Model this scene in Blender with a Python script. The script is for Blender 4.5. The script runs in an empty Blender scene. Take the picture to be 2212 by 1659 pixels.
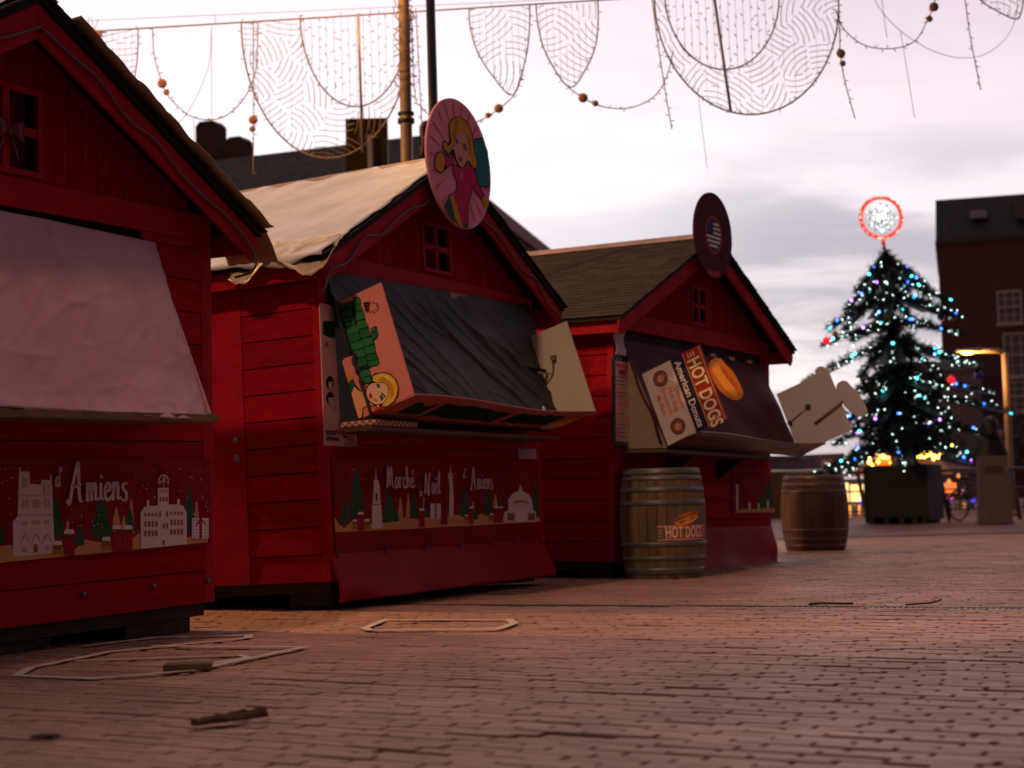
import bpy, bmesh, math, random
from mathutils import Vector, Matrix, noise
random.seed(7)
S = bpy.context.scene
COL = S.collection
R = math.radians

# ---------------------------------------------------------------- camera
cd = bpy.data.cameras.new("camera")
cam = bpy.data.objects.new("camera", cd); COL.objects.link(cam)
cd.sensor_fit = 'HORIZONTAL'; cd.sensor_width = 36.0
cd.lens = 3449.9 / 2212 * 36
cam.matrix_world = (Matrix.Translation((0, 0, 0.63)) @ Matrix.Rotation(math.pi / 2 + 0.0747, 4, 'X')
                    @ Matrix.Rotation(-0.0257, 4, 'Z'))
cd.clip_start = 0.05; cd.clip_end = 3000
cd.dof.use_dof = True; cd.dof.focus_distance = 8.3
cd.dof.aperture_fstop = 2.5; cd.dof.aperture_blades = 7
S.camera = cam

# ---------------------------------------------------------------- world: dusk sky with thin cloud
world = bpy.data.worlds.new("World"); S.world = world; world.use_nodes = True
nt = world.node_tree; N = nt.nodes; LK = nt.links; N.clear()
def wn(t, **k):
    n = N.new(t)
    for a, b in k.items(): setattr(n, a, b)
    return n
def lk(a, b): LK.new(a, b)
def wmath(op, a, b=None, c=None, clamp=False):
    n = wn('ShaderNodeMath', operation=op); n.use_clamp = clamp
    for i, v in enumerate((a, b, c)):
        if v is None: continue
        if isinstance(v, (int, float)): n.inputs[i].default_value = v
        else: lk(v, n.inputs[i])
    return n.outputs[0]
def wramp(v, stops, interp='EASE'):
    n = wn('ShaderNodeValToRGB'); cr = n.color_ramp; cr.interpolation = interp
    while len(cr.elements) < len(stops): cr.elements.new(0.5)
    for e, (p, c) in zip(cr.elements, stops):
        e.position = p; e.color = (*c, 1) if len(c) == 3 else c
    lk(v, n.inputs[0]); return n.outputs[0]
def wmix(f, a, b, mode='MIX'):
    n = wn('ShaderNodeMix', data_type='RGBA', blend_type=mode)
    for i, v in ((0, f), (6, a), (7, b)):
        if isinstance(v, (int, float)): n.inputs[i].default_value = v
        elif isinstance(v, tuple): n.inputs[i].default_value = (*v, 1)
        else: lk(v, n.inputs[i])
    return n.outputs[2]
SUN_EL, SUN_ROT = R(7), R(14)          # low in front of the camera, a little to the right
tc = wn('ShaderNodeTexCoord'); sep = wn('ShaderNodeSeparateXYZ'); lk(tc.outputs['Generated'], sep.inputs[0])
X_, Y_, Z_ = sep.outputs
sky = wn('ShaderNodeTexSky', sky_type='NISHITA'); sky.sun_disc = False
sky.sun_elevation = SUN_EL; sky.sun_rotation = SUN_ROT; sky.dust_density = 0.6; sky.ozone_density = 4.0
bg1 = wn('ShaderNodeBackground'); lk(sky.outputs[0], bg1.inputs[0]); bg1.inputs[1].default_value = 0.05
den = wmath('ADD', Z_, 0.22)
cmb = wn('ShaderNodeCombineXYZ'); lk(wmath('DIVIDE', X_, den), cmb.inputs[0]); lk(wmath('DIVIDE', Y_, den), cmb.inputs[1])
n1 = wn('ShaderNodeTexNoise'); n1.inputs['Scale'].default_value = 1.9; n1.inputs['Detail'].default_value = 6; n1.inputs['Roughness'].default_value = 0.55; n1.inputs['Distortion'].default_value = 0.35
mp = wn('ShaderNodeMapping'); mp.inputs['Location'].default_value = (3.1, 1.7, 0); mp.inputs['Scale'].default_value = (1.0, 1.9, 1); lk(cmb.outputs[0], mp.inputs[0]); lk(mp.outputs[0], n1.inputs['Vector'])
cloud = wramp(n1.outputs[0], [(0.36, (0, 0, 0)), (0.60, (1, 1, 1))])
# clouds thicken to the right of the sunset
side = wramp(wmath('MULTIPLY_ADD', X_, 1.6, 0.42), [(0.2, (0.08, 0.08, 0.08)), (.5, (.5, .5, .5)), (0.72, (1, 1, 1))])
low = wramp(Z_, [(0.0, (0.55, 0.55, 0.55)), (0.05, (.7, .7, .7)), (0.10, (1, 1, 1)), (0.15, (1, 1, 1)), (0.23, (0.25, 0.25, 0.25))])
cf = wmath('MULTIPLY', wmath('MULTIPLY', cloud, side), low)
base = wramp(Z_, [(0.0, (0.48, 0.43, 0.50)), (0.03, (0.62, 0.55, 0.60)), (0.065, (1.0, 0.92, 0.90)), (0.17, (1.0, 0.93, 0.95)), (0.32, (0.96, 0.82, 0.87)), (0.9, (0.78, 0.64, 0.66))])
veil = wramp(wmath('MULTIPLY_ADD', X_, 1.6, 0.42), [(0.3, (1, 1, 1)), (1.0, (0.80, 0.76, 0.80))])
base = wmix(1.0, base, veil, 'MULTIPLY')
col = wmix(cf, base, (0.44, 0.40, 0.46))
# the sky behind the camera is already dark
back = wramp(wmath('MULTIPLY_ADD', Y_, 0.5, 0.5), [(0.0, (0.07, 0.055, 0.055)), (0.3, (.22, .17, .155)), (0.5, (0.74, 0.60, 0.54)), (0.86, (0.95, 0.95, 0.95)), (0.95, (1, 1, 1))])
west = wramp(wmath('ABSOLUTE', X_), [(0.33, (1, 1, 1)), (0.75, (0.42, 0.36, 0.42))])
back = wmix(1.0, back, west, 'MULTIPLY')
col = wmix(1.0, col, back, 'MULTIPLY')
bg2 = wn('ShaderNodeBackground'); lk(col, bg2.inputs[0]); bg2.inputs[1].default_value = .86
ad = wn('ShaderNodeMixShader'); ad.inputs[0].default_value = 0.94      # cloud veils nearly all of the clear sky
lk(bg1.outputs[0], ad.inputs[1]); lk(bg2.outputs[0], ad.inputs[2])
wo = wn('ShaderNodeOutputWorld'); lk(ad.outputs[0], wo.inputs[0])

# ---------------------------------------------------------------- sun (the last of it, through cloud)
sl = bpy.data.lights.new("sun", 'SUN'); sl.energy = 0.15; sl.angle = R(14); sl.color = (1.0, 0.72, 0.66)
so = bpy.data.objects.new("sun", sl); COL.objects.link(so)
sd = Vector((math.sin(SUN_ROT) * math.cos(SUN_EL), math.cos(SUN_ROT) * math.cos(SUN_EL), math.sin(SUN_EL)))
so.rotation_euler = sd.to_track_quat('Z', 'Y').to_euler()

# ---------------------------------------------------------------- view
S.view_settings.view_transform = 'Standard'; S.view_settings.look = 'None'
S.view_settings.exposure = 0.55; S.view_settings.gamma = 1.0
S.render.engine = 'CYCLES'
S.cycles.use_denoising = True
S.cycles.max_bounces = 5; S.cycles.diffuse_bounces = 3; S.cycles.glossy_bounces = 3
S.cycles.transparent_max_bounces = 8; S.cycles.sample_clamp_indirect = 4.0
S.render.film_transparent = False

# ================================================================ materials
MATS = {}
def mat(name, col=(.5, .5, .5), rough=.6, spec=.4, metal=0., var=0., vscale=6., bump=0., bscale=40., col2=None,
        emit=None, estr=0., stretch=(1, 1, 1), alpha=1., island=0., sss=0., coat=0., trans=0., chips=0.):
    if name in MATS: return MATS[name]
    m = bpy.data.materials.new(name); m.use_nodes = True; MATS[name] = m
    t = m.node_tree; b = t.nodes['Principled BSDF']
    b.inputs['Base Color'].default_value = (*col, 1)
    b.inputs['Roughness'].default_value = rough; b.inputs['Metallic'].default_value = metal
    b.inputs['Specular IOR Level'].default_value = spec
    b.inputs['Coat Weight'].default_value = coat
    if alpha < 1: b.inputs['Alpha'].default_value = alpha
    if emit:
        b.inputs['Emission Color'].default_value = (*emit, 1); b.inputs['Emission Strength'].default_value = estr
    src = None
    if var or col2 or bump:
        c = t.nodes.new('ShaderNodeTexCoord'); mpn = t.nodes.new('ShaderNodeMapping')
        mpn.inputs['Scale'].default_value = stretch
        t.links.new(c.outputs['Object'], mpn.inputs[0]); src = mpn.outputs[0]
    last = None
    if var or col2:
        n = t.nodes.new('ShaderNodeTexNoise'); n.inputs['Scale'].default_value = vscale
        n.inputs['Detail'].default_value = 5; n.inputs['Roughness'].default_value = .65
        t.links.new(src, n.inputs['Vector'])
        r = t.nodes.new('ShaderNodeValToRGB'); r.color_ramp.elements[0].position = .34; r.color_ramp.elements[1].position = .68
        c2 = col2 if col2 else tuple(x * (1 - var) for x in col)
        r.color_ramp.elements[0].color = (*c2, 1); r.color_ramp.elements[1].color = (*col, 1)
        t.links.new(n.outputs[0], r.inputs[0]); last = r.outputs[0]
        rr = t.nodes.new('ShaderNodeMapRange'); rr.inputs[3].default_value = min(1, rough + .12); rr.inputs[4].default_value = max(.05, rough - .08)
        t.links.new(n.outputs[0], rr.inputs[0]); t.links.new(rr.outputs[0], b.inputs['Roughness'])
    if chips:
        n3 = t.nodes.new('ShaderNodeTexNoise'); n3.inputs['Scale'].default_value = 26; n3.inputs['Detail'].default_value = 3; n3.inputs['Roughness'].default_value = .7
        t.links.new(src, n3.inputs['Vector']); r3 = t.nodes.new('ShaderNodeMapRange'); r3.inputs[1].default_value = chips; r3.inputs[2].default_value = chips + .03
        t.links.new(n3.outputs[0], r3.inputs[0]); m3 = t.nodes.new('ShaderNodeMix'); m3.data_type = 'RGBA'; t.links.new(r3.outputs[0], m3.inputs[0])
        t.links.new(last, m3.inputs[6]); m3.inputs[7].default_value = (.09, .045, .04, 1); last = m3.outputs[2]
    if island:
        g = t.nodes.new('ShaderNodeNewGeometry'); mr = t.nodes.new('ShaderNodeMapRange')
        mr.inputs[3].default_value = 1 - island; mr.inputs[4].default_value = 1 + island * .6
        t.links.new(g.outputs['Random Per Island'], mr.inputs[0])
        hs = t.nodes.new('ShaderNodeHueSaturation'); t.links.new(mr.outputs[0], hs.inputs['Value'])
        if last is not None: t.links.new(last, hs.inputs['Color'])
        else: hs.inputs['Color'].default_value = (*col, 1)
        last = hs.outputs[0]
    if last is not None: t.links.new(last, b.inputs['Base Color'])
    if bump:
        n2 = t.nodes.new('ShaderNodeTexNoise'); n2.inputs['Scale'].default_value = bscale; n2.inputs['Detail'].default_value = 4
        t.links.new(src, n2.inputs['Vector'])
        bp = t.nodes.new('ShaderNodeBump'); bp.inputs['Strength'].default_value = bump; bp.inputs['Distance'].default_value = .01
        t.links.new(n2.outputs[0], bp.inputs['Height']); t.links.new(bp.outputs[0], b.inputs['Normal'])
    return m
red = mat('red_paint', (.38, .0035, .015), .75, .08, var=.32, vscale=4, bump=.25, bscale=9, stretch=(1, 1, 5), island=.22, chips=.69)
red_h = mat('red_paint_gable', (.34, .003, .016), .8, .08, var=.35, vscale=4, bump=.2, bscale=9, stretch=(5, 5, .7), island=.12, chips=.69)
redtrim = mat('red_trim_paint', (.42, .005, .020), .65, .12, chips=.70, var=.3, vscale=5, bump=.15, bscale=12)
redvinyl = mat('red_vinyl', (.34, .005, .016), .5, .12, var=.2, vscale=2)
dark = mat('unlit_void', (.012, .010, .010), .9)
inside = mat('dark_interior', (.02, .004, .005), .9)
woodb = mat('bare_wood', (.22, .13, .07), .75, .3, var=.4, vscale=7, bump=.3, bscale=30, stretch=(1, 1, 4))
wooddark = mat('weathered_wood', (.06, .045, .035), .85, .2, var=.4, vscale=9, bump=.3, bscale=30)
shingle = mat('olive_brown_shingle', (.052, .040, .033), .9, .1, var=.45, vscale=30, bump=.5, bscale=160, island=.3)
felt = mat('black_roof_felt', (.018, .017, .018), .85, .3, var=.4, vscale=8)
ridge_m = mat('ridge_metal', (.34, .17, .09), .5, .4, var=.5, vscale=5)
plastic = mat('white_plastic_sheet', (.52, .51, .53), .55, .3, var=.22, vscale=3, bump=.4, bscale=14)
tanplastic = mat('tan_plastic_sheet', (.42, .27, .17), .4, .5, var=.3, vscale=6, bump=.4, bscale=18)
pinksheet = mat('pale_pink_sheet', (.54, .33, .36), .5, .3, col2=(.40, .19, .22), vscale=1.0, bump=.5, bscale=7)
greysheet = mat('charcoal_tarpaulin', (.050, .054, .050), .6, .25, var=.3, vscale=2.5, bump=.2, bscale=10)
navysheet = mat('navy_tarpaulin', (.02, .028, .05), .5, .4, var=.3, vscale=3)
maroonsheet = mat('maroon_tarpaulin', (.085, .018, .026), .65, .15, var=.35, vscale=2, bump=.2, bscale=8)
cream = mat('cream_board', (.56, .50, .38), .8, .1, var=.1, vscale=3)
greyboard = mat('grey_white_board', (.56, .52, .52), .8, .1, var=.1, vscale=3)
beige = mat('beige_board', (.30, .23, .15), .6, .3, var=.2, vscale=3)
rubber = mat('grey_cable', (.10, .09, .09), .6)
steel = mat('dull_steel', (.32, .32, .32), .35, .5, metal=.9, var=.2, vscale=8)
screw = mat('green_grey_screw', (.10, .13, .10), .5, metal=.4)
wire = mat('decoration_wire', (.26, .16, .11), .5, .3)
wirefine = mat('decoration_fine_wire', (.30, .215, .16), .5, .3)
ballm = mat('brown_ball', (.30, .15, .09), .6, .2)
polebrown = mat('tan_pole_paint', (.30, .19, .14), .45, .4, var=.25, vscale=3)
poleblack = mat('black_pole_paint', (.018, .015, .018), .4, .5, var=.3, vscale=4)

# ================================================================ mesh builder
class MB:
    def __init__(s): s.v = []; s.f = []; s.m = []; s.smooth = []
    def face(s, pts, mi=0, sm=False):
        k = len(s.v); s.v += [tuple(p) for p in pts]; s.f.append(tuple(range(k, k + len(pts)))); s.m.append(mi); s.smooth.append(sm)
    def raw(s, vs, fs, mi=0, sm=False):
        k = len(s.v); s.v += [tuple(p) for p in vs]
        for f in fs: s.f.append(tuple(i + k for i in f)); s.m.append(mi); s.smooth.append(sm)
    def box(s, a, b, mi=0, M=None, j=0.):
        (x0, y0, z0), (x1, y1, z1) = a, b
        vs = [Vector((x, y, z)) for z in (z0, z1) for y in (y0, y1) for x in (x0, x1)]
        if M is not None: vs = [M @ v for v in vs]
        s.raw(vs, [(0, 2, 3, 1), (4, 5, 7, 6), (0, 1, 5, 4), (2, 6, 7, 3), (0, 4, 6, 2), (1, 3, 7, 5)], mi)
    def prism(s, pts, off, mi=0):            # polygon pts (Vectors) extruded by vector off
        n = len(pts); off = Vector(off); a = [Vector(p) for p in pts]; b = [p + off for p in a]
        s.raw(a + b, [tuple(range(n - 1, -1, -1)), tuple(range(n, 2 * n))] + [(i, (i + 1) % n, (i + 1) % n + n, i + n) for i in range(n)], mi)
    def tube(s, path, r, n=6, mi=0, caps=True, sm=True):
        path = [Vector(p) for p in path]
        rs = r if isinstance(r, (list, tuple)) else [r] * len(path)
        vs = []; prev = None
        for i, p in enumerate(path):
            d = (path[min(i + 1, len(path) - 1)] - path[max(i - 1, 0)])
            if d.length < 1e-9: d = Vector((0, 0, 1))
            d.normalize()
            if prev is None:
                u = d.orthogonal().normalized()
            else:
                u = (prev - d * prev.dot(d))
                if u.length < 1e-6: u = d.orthogonal()
                u.normalize()
            prev = u; w = d.cross(u)
            for k in range(n):
                a = 2 * math.pi * k / n
                vs.append(p + (u * math.cos(a) + w * math.sin(a)) * rs[i])
        fs = []
        for i in range(len(path) - 1):
            for k in range(n):
                k2 = (k + 1) % n
                fs.append((i * n + k, i * n + k2, (i + 1) * n + k2, (i + 1) * n + k))
        if caps: fs.append(tuple(range(n - 1, -1, -1))); fs.append(tuple(range((len(path) - 1) * n, len(path) * n)))
        s.raw(vs, fs, mi, sm)
    def lathe(s, prof, n=24, mi=0, c=(0, 0, 0), sm=True, caps=True):
        vs = []
        for r, z in prof:
            for k in range(n):
                a = 2 * math.pi * k / n; vs.append((c[0] + r * math.cos(a), c[1] + r * math.sin(a), c[2] + z))
        fs = []
        for i in range(len(prof) - 1):
            for k in range(n):
                k2 = (k + 1) % n; fs.append((i * n + k, i * n + k2, (i + 1) * n + k2, (i + 1) * n + k))
        if caps: fs.append(tuple(range(n - 1, -1, -1))); fs.append(tuple(range((len(prof) - 1) * n, len(prof) * n)))
        s.raw(vs, fs, mi, sm)
    def ball(s, c, r, n=8, mi=0, sc=(1, 1, 1)):
        c = Vector(c); vs = [c + Vector((0, 0, r * sc[2]))]; m = n // 2
        for i in range(1, m):
            t = math.pi * i / m
            for k in range(n):
                a = 2 * math.pi * k / n
                vs.append(c + Vector((math.sin(t) * math.cos(a) * r * sc[0], math.sin(t) * math.sin(a) * r * sc[1], math.cos(t) * r * sc[2])))
        vs.append(c - Vector((0, 0, r * sc[2]))); fs = []
        for k in range(n): fs.append((0, 1 + k, 1 + (k + 1) % n))
        for i in range(m - 2):
            for k in range(n):
                a = 1 + i * n + k; b = 1 + i * n + (k + 1) % n; fs.append((a, a + n, b + n, b))
        L_ = len(vs) - 1
        for k in range(n): fs.append((L_, 1 + (m - 2) * n + (k + 1) % n, 1 + (m - 2) * n + k))
        s.raw(vs, fs, mi, True)
    def grid(s, fn, nu, nv, mi=0, sm=True):
        vs = [fn(i / nu, j / nv) for j in range(nv + 1) for i in range(nu + 1)]
        fs = [(j * (nu + 1) + i, j * (nu + 1) + i + 1, (j + 1) * (nu + 1) + i + 1, (j + 1) * (nu + 1) + i) for j in range(nv) for i in range(nu)]
        s.raw(vs, fs, mi, sm)
    def build(s, name, mats, parent=None, M=None, bevel=0., thick=0.):
        me = bpy.data.meshes.new(name); me.from_pydata(s.v, [], s.f)
        if not isinstance(mats, (list, tuple)): mats = [mats]
        for m in mats: me.materials.append(m)
        me.polygons.foreach_set('material_index', s.m); me.polygons.foreach_set('use_smooth', s.smooth); me.update()
        o = bpy.data.objects.new(name, me); COL.objects.link(o)
        if parent is not None: o.parent = parent
        if M is not None: o.matrix_local = M
        if bevel:
            md = o.modifiers.new('bevel', 'BEVEL'); md.width = bevel; md.segments = 2; md.limit_method = 'ANGLE'; md.angle_limit = R(50)
        if thick:
            md = o.modifiers.new('solid', 'SOLIDIFY'); md.thickness = thick; md.offset = 0
        return o
def tag(o, label=None, cat=None, group=None, kind=None):
    if label: o['label'] = label
    if cat: o['category'] = cat
    if group: o['group'] = group
    if kind: o['kind'] = kind
    return o
def empty(name, loc=(0, 0, 0), rz=0., M=None):
    o = bpy.data.objects.new(name, None); COL.objects.link(o); o.empty_display_size = .2
    if M is not None: o.matrix_world = M
    else: o.location = loc; o.rotation_euler = (0, 0, rz)
    return o

# ---------------------------------------------------------------- flat printed artwork (thin stacked ink layers)
INK = dict(ray=(.55, .07, .07), ray2=(.48, .06, .12), dkgreen=(.008, .03, .012), green=(.03, .17, .06), green2=(.022, .125, .05), orange=(.62, .20, .03),
  dkgreen2=(.01, .09, .035), ink=(.016, .009, .012), skin2=(.72, .36, .14), magenta=(.42, .02, .09), yellow=(.78, .47, .05), amber=(.60, .22, .02),
  yellow2=(.85, .62, .12), skin=(.80, .47, .28), blush=(.70, .25, .10), lips=(.42, .02, .03), teal=(.02, .20, .26), white=(.8, .8, .8),
  redfruit=(.50, .04, .03), greyline=(.20, .07, .06), teal2=(.012, .14, .15), magenta2=(.36, .010, .075), yellowd=(.42, .20, .015), amber2=(.30, .10, .012),
  skin3=(.46, .22, .19), skin4=(.30, .17, .14), lipsd=(.22, .015, .02), magentahi=(.44, .06, .15), dkteal=(.01, .07, .06), bunc=(.52, .16, .03),
  sausage=(.40, .10, .02), bunhi=(.78, .30, .06), gold=(.50, .26, .11), tree=(.025, .085, .035), snowb=(.62, .50, .47), snow2=(.66, .58, .58),
  brown=(.20, .11, .07), tan=(.42, .31, .24), redp=(.28, .01, .02), redcab=(.28, .012, .02), ochre=(.34, .15, .03), ink2=(.04, .03, .03), greydot=(.10, .10, .11))
def inkm(c, gloss=.4): return mat('print_' + c, tuple(min(.85, x * 1.15) for x in INK[c]), .75, .10)
def parse(s):
    out = []
    for it in s.split('|'):
        a = it.split(); v = [int(t) / 1000 for t in a[1:]]
        out.append((a[0], list(zip(v[::2], v[1::2]))))
    return out
def art(name, polys, parent, O, ux, uy, step=.00018, off=.0006, wrap=None, gloss=.4):
    O, ux, uy = Vector(O), Vector(ux).normalized(), Vector(uy).normalized(); nz = ux.cross(uy)
    cols = []; mb = MB()
    for i, (c, pts) in enumerate(polys):
        if c not in cols: cols.append(c)
        h = off + step * i
        ar = sum(pts[k][0] * pts[(k + 1) % len(pts)][1] - pts[(k + 1) % len(pts)][0] * pts[k][1] for k in range(len(pts)))
        if ar < 0: pts = pts[::-1]
        q = [wrap(x, y, h) if wrap else O + ux * x + uy * y + nz * h for x, y in pts]
        mb.face(q, cols.index(c))
    return mb.build(name, [inkm(c, gloss) for c in cols], parent)
_fc = {}
def textpolys(s, size, x, y, c, ang=0., sx=1., shear=0., bold=0., align='LEFT'):
    cu = bpy.data.curves.new('t', 'FONT'); cu.body = s; cu.size = size; cu.align_x = align; cu.shear = shear; cu.offset = bold
    cu.resolution_u = 3
    o = bpy.data.objects.new('t', cu); COL.objects.link(o)
    dg = bpy.context.evaluated_depsgraph_get(); me = bpy.data.meshes.new_from_object(o.evaluated_get(dg))
    out = []; ca, sa = math.cos(ang), math.sin(ang)
    for p in me.polygons:
        q = []
        for i in p.vertices:
            v = me.vertices[i].co; a, b = v.x * sx, v.y; q.append((x + a * ca - b * sa, y + a * sa + b * ca))
        out.append(q)
    bpy.data.objects.remove(o); bpy.data.curves.remove(cu); bpy.data.meshes.remove(me)
    return (c, out)
def art_text(name, items, parent, O, ux, uy, off, wrap=None):
    if len(items) > 1 and not any(it[0] == 'dkink' for it in items):
        for it in items: art_text(name, [it], parent, O, ux, uy, off, wrap)
        return
    O, ux, uy = Vector(O), Vector(ux).normalized(), Vector(uy).normalized(); nz = ux.cross(uy); mb = MB(); cols = []
    for i, (c, polys) in enumerate(items):
        if c not in cols: cols.append(c)
        for q in polys:
            h = off + i * .0004
            mb.face([wrap(x, y, h) if wrap else O + ux * x + uy * y + nz * h for x, y in q], cols.index(c))
    return mb.build(name, [inkm(c) for c in cols], parent)
# handwritten brush lettering
GL = {
 'M': (1.6, [[(0, 0), (.12, 1.1), (.3, 2), (.42, 1.7), (.5, .2), (.72, 1.4), (.95, 2), (1.05, 1.5), (1.1, .3), (1.35, 0)]]),
 'A': (1.75, [[(-.1, .1), (.1, -.1), (.45, 1.0), (.95, 2.25), (1.0, 1.2), (1.1, .1), (1.35, 0)], [(.25, .9), (.7, .85), (1.2, 1.0)]]),
 'N': (1.55, [[(0, 0), (.12, 1.1), (.3, 1.9), (.45, 1.5), (.62, 0), (.85, 0), (1.0, 1.1), (1.25, 2)]]),
 'a': (.95, [[(.72, .9), (.4, 1), (.08, .6), (.12, .1), (.4, .02), (.7, .8), (.7, .2), (.95, .1)]]),
 'r': (.75, [[(0, .1), (.12, 1), (.15, 0)], [(.15, .6), (.42, 1), (.62, .9)]]),
 'c': (.75, [[(.62, .85), (.38, 1), (.08, .6), (.18, .08), (.45, 0), (.72, .25)]]),
 'h': (.95, [[(.05, .5), (.3, 1.7), (.2, 2.1), (.08, 1.2), (.08, 0)], [(.1, .4), (.38, .95), (.58, .8), (.58, .15), (.85, .1)]]),
 'e': (.8, [[(.08, .45), (.55, .65), (.45, 1), (.18, .9), (.05, .4), (.28, 0), (.75, .25)]]),
 'n': (.95, [[(0, 1), (.1, .9), (.08, 0)], [(.1, .5), (.4, 1), (.58, .8), (.58, .12), (.88, .12)]]),
 'm': (1.35, [[(0, 1), (.1, .9), (.08, 0)], [(.1, .5), (.34, 1), (.48, .8), (.48, .02)], [(.5, .5), (.76, 1), (.92, .8), (.92, .12), (1.25, .12)]]),
 'i': (.45, [[(.1, 1), (.1, .15), (.38, .1)], [(.1, 1.35), (.16, 1.45)]]),
 's': (.7, [[(.55, .95), (.25, .95), (.15, .7), (.5, .35), (.42, -.05), (.05, .02)]]),
 'o': (.8, [[(.35, 1), (.06, .6), (.15, .05), (.45, .05), (.6, .6), (.38, 1), (.6, .85)]]),
 'l': (.5, [[(.05, .4), (.34, 1.7), (.22, 2.1), (.08, 1.2), (.15, .08), (.45, .1)]]),
 'd': (.95, [[(.62, .9), (.35, 1), (.06, .6), (.1, .08), (.4, .02), (.62, .8), (.72, 2.0), (.66, .8), (.68, .1), (.92, .1)]]),
 "'": (.35, [[(.15, 2.0), (.1, 1.55)]]),
}
def catmull(P_, n=5):
    P_ = [Vector(p) for p in P_]; out = []
    for i in range(len(P_) - 1):
        p0 = P_[max(i - 1, 0)]; p1 = P_[i]; p2 = P_[i + 1]; p3 = P_[min(i + 2, len(P_) - 1)]
        for k in range(n):
            t = k / n
            out.append(.5 * ((2 * p1) + (-p0 + p2) * t + (2 * p0 - 5 * p1 + 4 * p2 - p3) * t * t + (-p0 + 3 * p1 - 3 * p2 + p3) * t ** 3))
    out.append(P_[-1]); return out
def script_text(s, x, y, xh, c, sx=1., wd=.17, rise=0.):
    out = []; cx = x
    for ch in s:
        acc = None
        if ch == 'é': ch, acc = 'e', [[(.35, 1.35), (.6, 1.75)]]
        if ch == 'ë': ch, acc = 'e', [[(.18, 1.4), (.24, 1.5)], [(.5, 1.4), (.56, 1.5)]]
        w, st = GL[ch]
        for ln in st + (acc or []):
            p = catmull([(cx + a * xh * sx, y + b * xh + (cx - x) * rise) for a, b in ln], 4)
            for i in range(len(p) - 1):
                d = (p[i + 1] - p[i])
                if d.length < 1e-7: continue
                dn = d.normalized(); nn = Vector((-dn.y, dn.x)) * xh * wd * (.32 + .4 * abs(dn.y)); e = dn * xh * .03
                a, b = p[i] - e, p[i + 1] + e
                out.append([(a + nn)[:], (a - nn)[:], (b - nn)[:], (b + nn)[:]][::-1])
        cx += w * xh * sx
    return (c, out)
ART_poster="ray 541 356 611 399 608 404|ray 522 289 675 341 674 347|ray 557 248 658 258 657 264|ray 622 193 748 176 748 182|ray 595 135 714 92 716 98|ray 552 91 629 40 632 45|ray 141 290 48 325 45 319|dkgreen 14 100 28 149 24 159 23 180 36 192 13 205 16 234 36 256 64 254 85 245 116 252 166 251 192 246 232 257 258 252 289 257 247 260 245 299 254 312 280 307 302 310 325 295 330 264 342 265 408 255 446 260 480 256 488 236 480 197 484 174 520 178 562 173 572 164 567 115 561 83 526 83 479 91 460 90 413 86 376 84 332 98 313 84 277 84 240 81 214 86 166 91 147 77 98 78 64 82|green2 19 104 31 146 52 142 50 100|green 28 158 27 176 43 188 66 178 59 151|green 20 207 21 233 40 251 66 247 57 206 39 199|green2 66 95 76 176 122 167 110 94|green 118 97 128 170 180 162 167 97|green 176 100 190 187 236 177 220 97|green2 226 96 242 178 287 167 274 94|green 283 96 296 187 344 182 326 95|green 335 102 353 185 398 174 380 93|green2 390 96 406 176 454 171 443 90|green 473 98 487 179 526 178 511 91|green 518 92 530 169 567 165 554 86|green2 59 195 72 248 117 244 107 192|green 115 195 125 251 171 246 162 185|green 170 187 182 247 229 249 218 183|green2 227 187 241 253 290 252 280 181|green 290 189 303 257 348 255 340 190|green 347 190 358 258 403 250 389 184|green2 396 183 412 254 450 252 429 178|green 438 183 455 255 484 246 470 180|green 250 264 251 298 276 301 270 264|green2 278 261 283 304 319 297 318 260|orange 451 4 465 29 487 44 498 42 512 4|dkgreen2 512 4 498 42 545 44 586 2|ink 500 46 540 48 591 72 607 113 694 94 702 57 756 34 754 -2 670 -1 588 -1 544 40|skin2 550 38 592 63 613 98 643 100 688 113 713 138 698 93 698 55 750 28 752 4 672 3 587 4|magenta 566 78 585 150 591 131 614 106 602 81|ink 563 171 534 184 526 210 541 268 569 313 618 341 672 342 717 320 745 282 758 224 723 151 684 110 638 96 604 105 579 132|yellow 564 178 538 190 538 226 546 266 573 306 616 332 669 335 711 314 740 280 752 224 736 189 728 206 700 251 669 273 627 275 601 246 585 205 575 190|amber 574 205 570 258 598 292 650 305 697 297 725 261 675 278 624 276 597 248|yellow2 546 224 576 289 625 314 591 275 566 259|skin 609 114 586 135 579 170 587 201 606 245 628 269 670 266 698 247 724 204 715 154 683 119 642 106|blush 665 138 680 167 702 176 698 148|lips 636 126 630 143 658 146 670 133 655 121|ink 594 193 596 216 621 219 625 200|teal 600 199 603 212 617 212 617 202|ink 675 192 670 213 698 220 708 199|teal 678 198 676 210 694 213 700 201|ink 656 218 693 238 698 232 662 211|white 580 159 581 169 590 167 590 159|white 721 161 729 176 736 170 730 159|redfruit 708 93 724 151 745 186 754 157 752 86 732 80|orange 718 119 728 150 746 135 743 110|ink 76 271 84 314 132 293 138 270|greyline 132 354 136 372 144 372 140 355|greyline 147 339 151 356 159 357 154 340|greyline 148 314 152 331 160 331 155 314|greyline 135 290 139 307 147 308 142 291|greyline 114 279 118 296 126 297 121 280|greyline 95 286 98 303 106 304 102 287|greyline 86 308 90 325 98 326 94 309|greyline 93 334 97 351 105 352 101 335|greyline 112 352 115 370 123 370 119 353"
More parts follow.
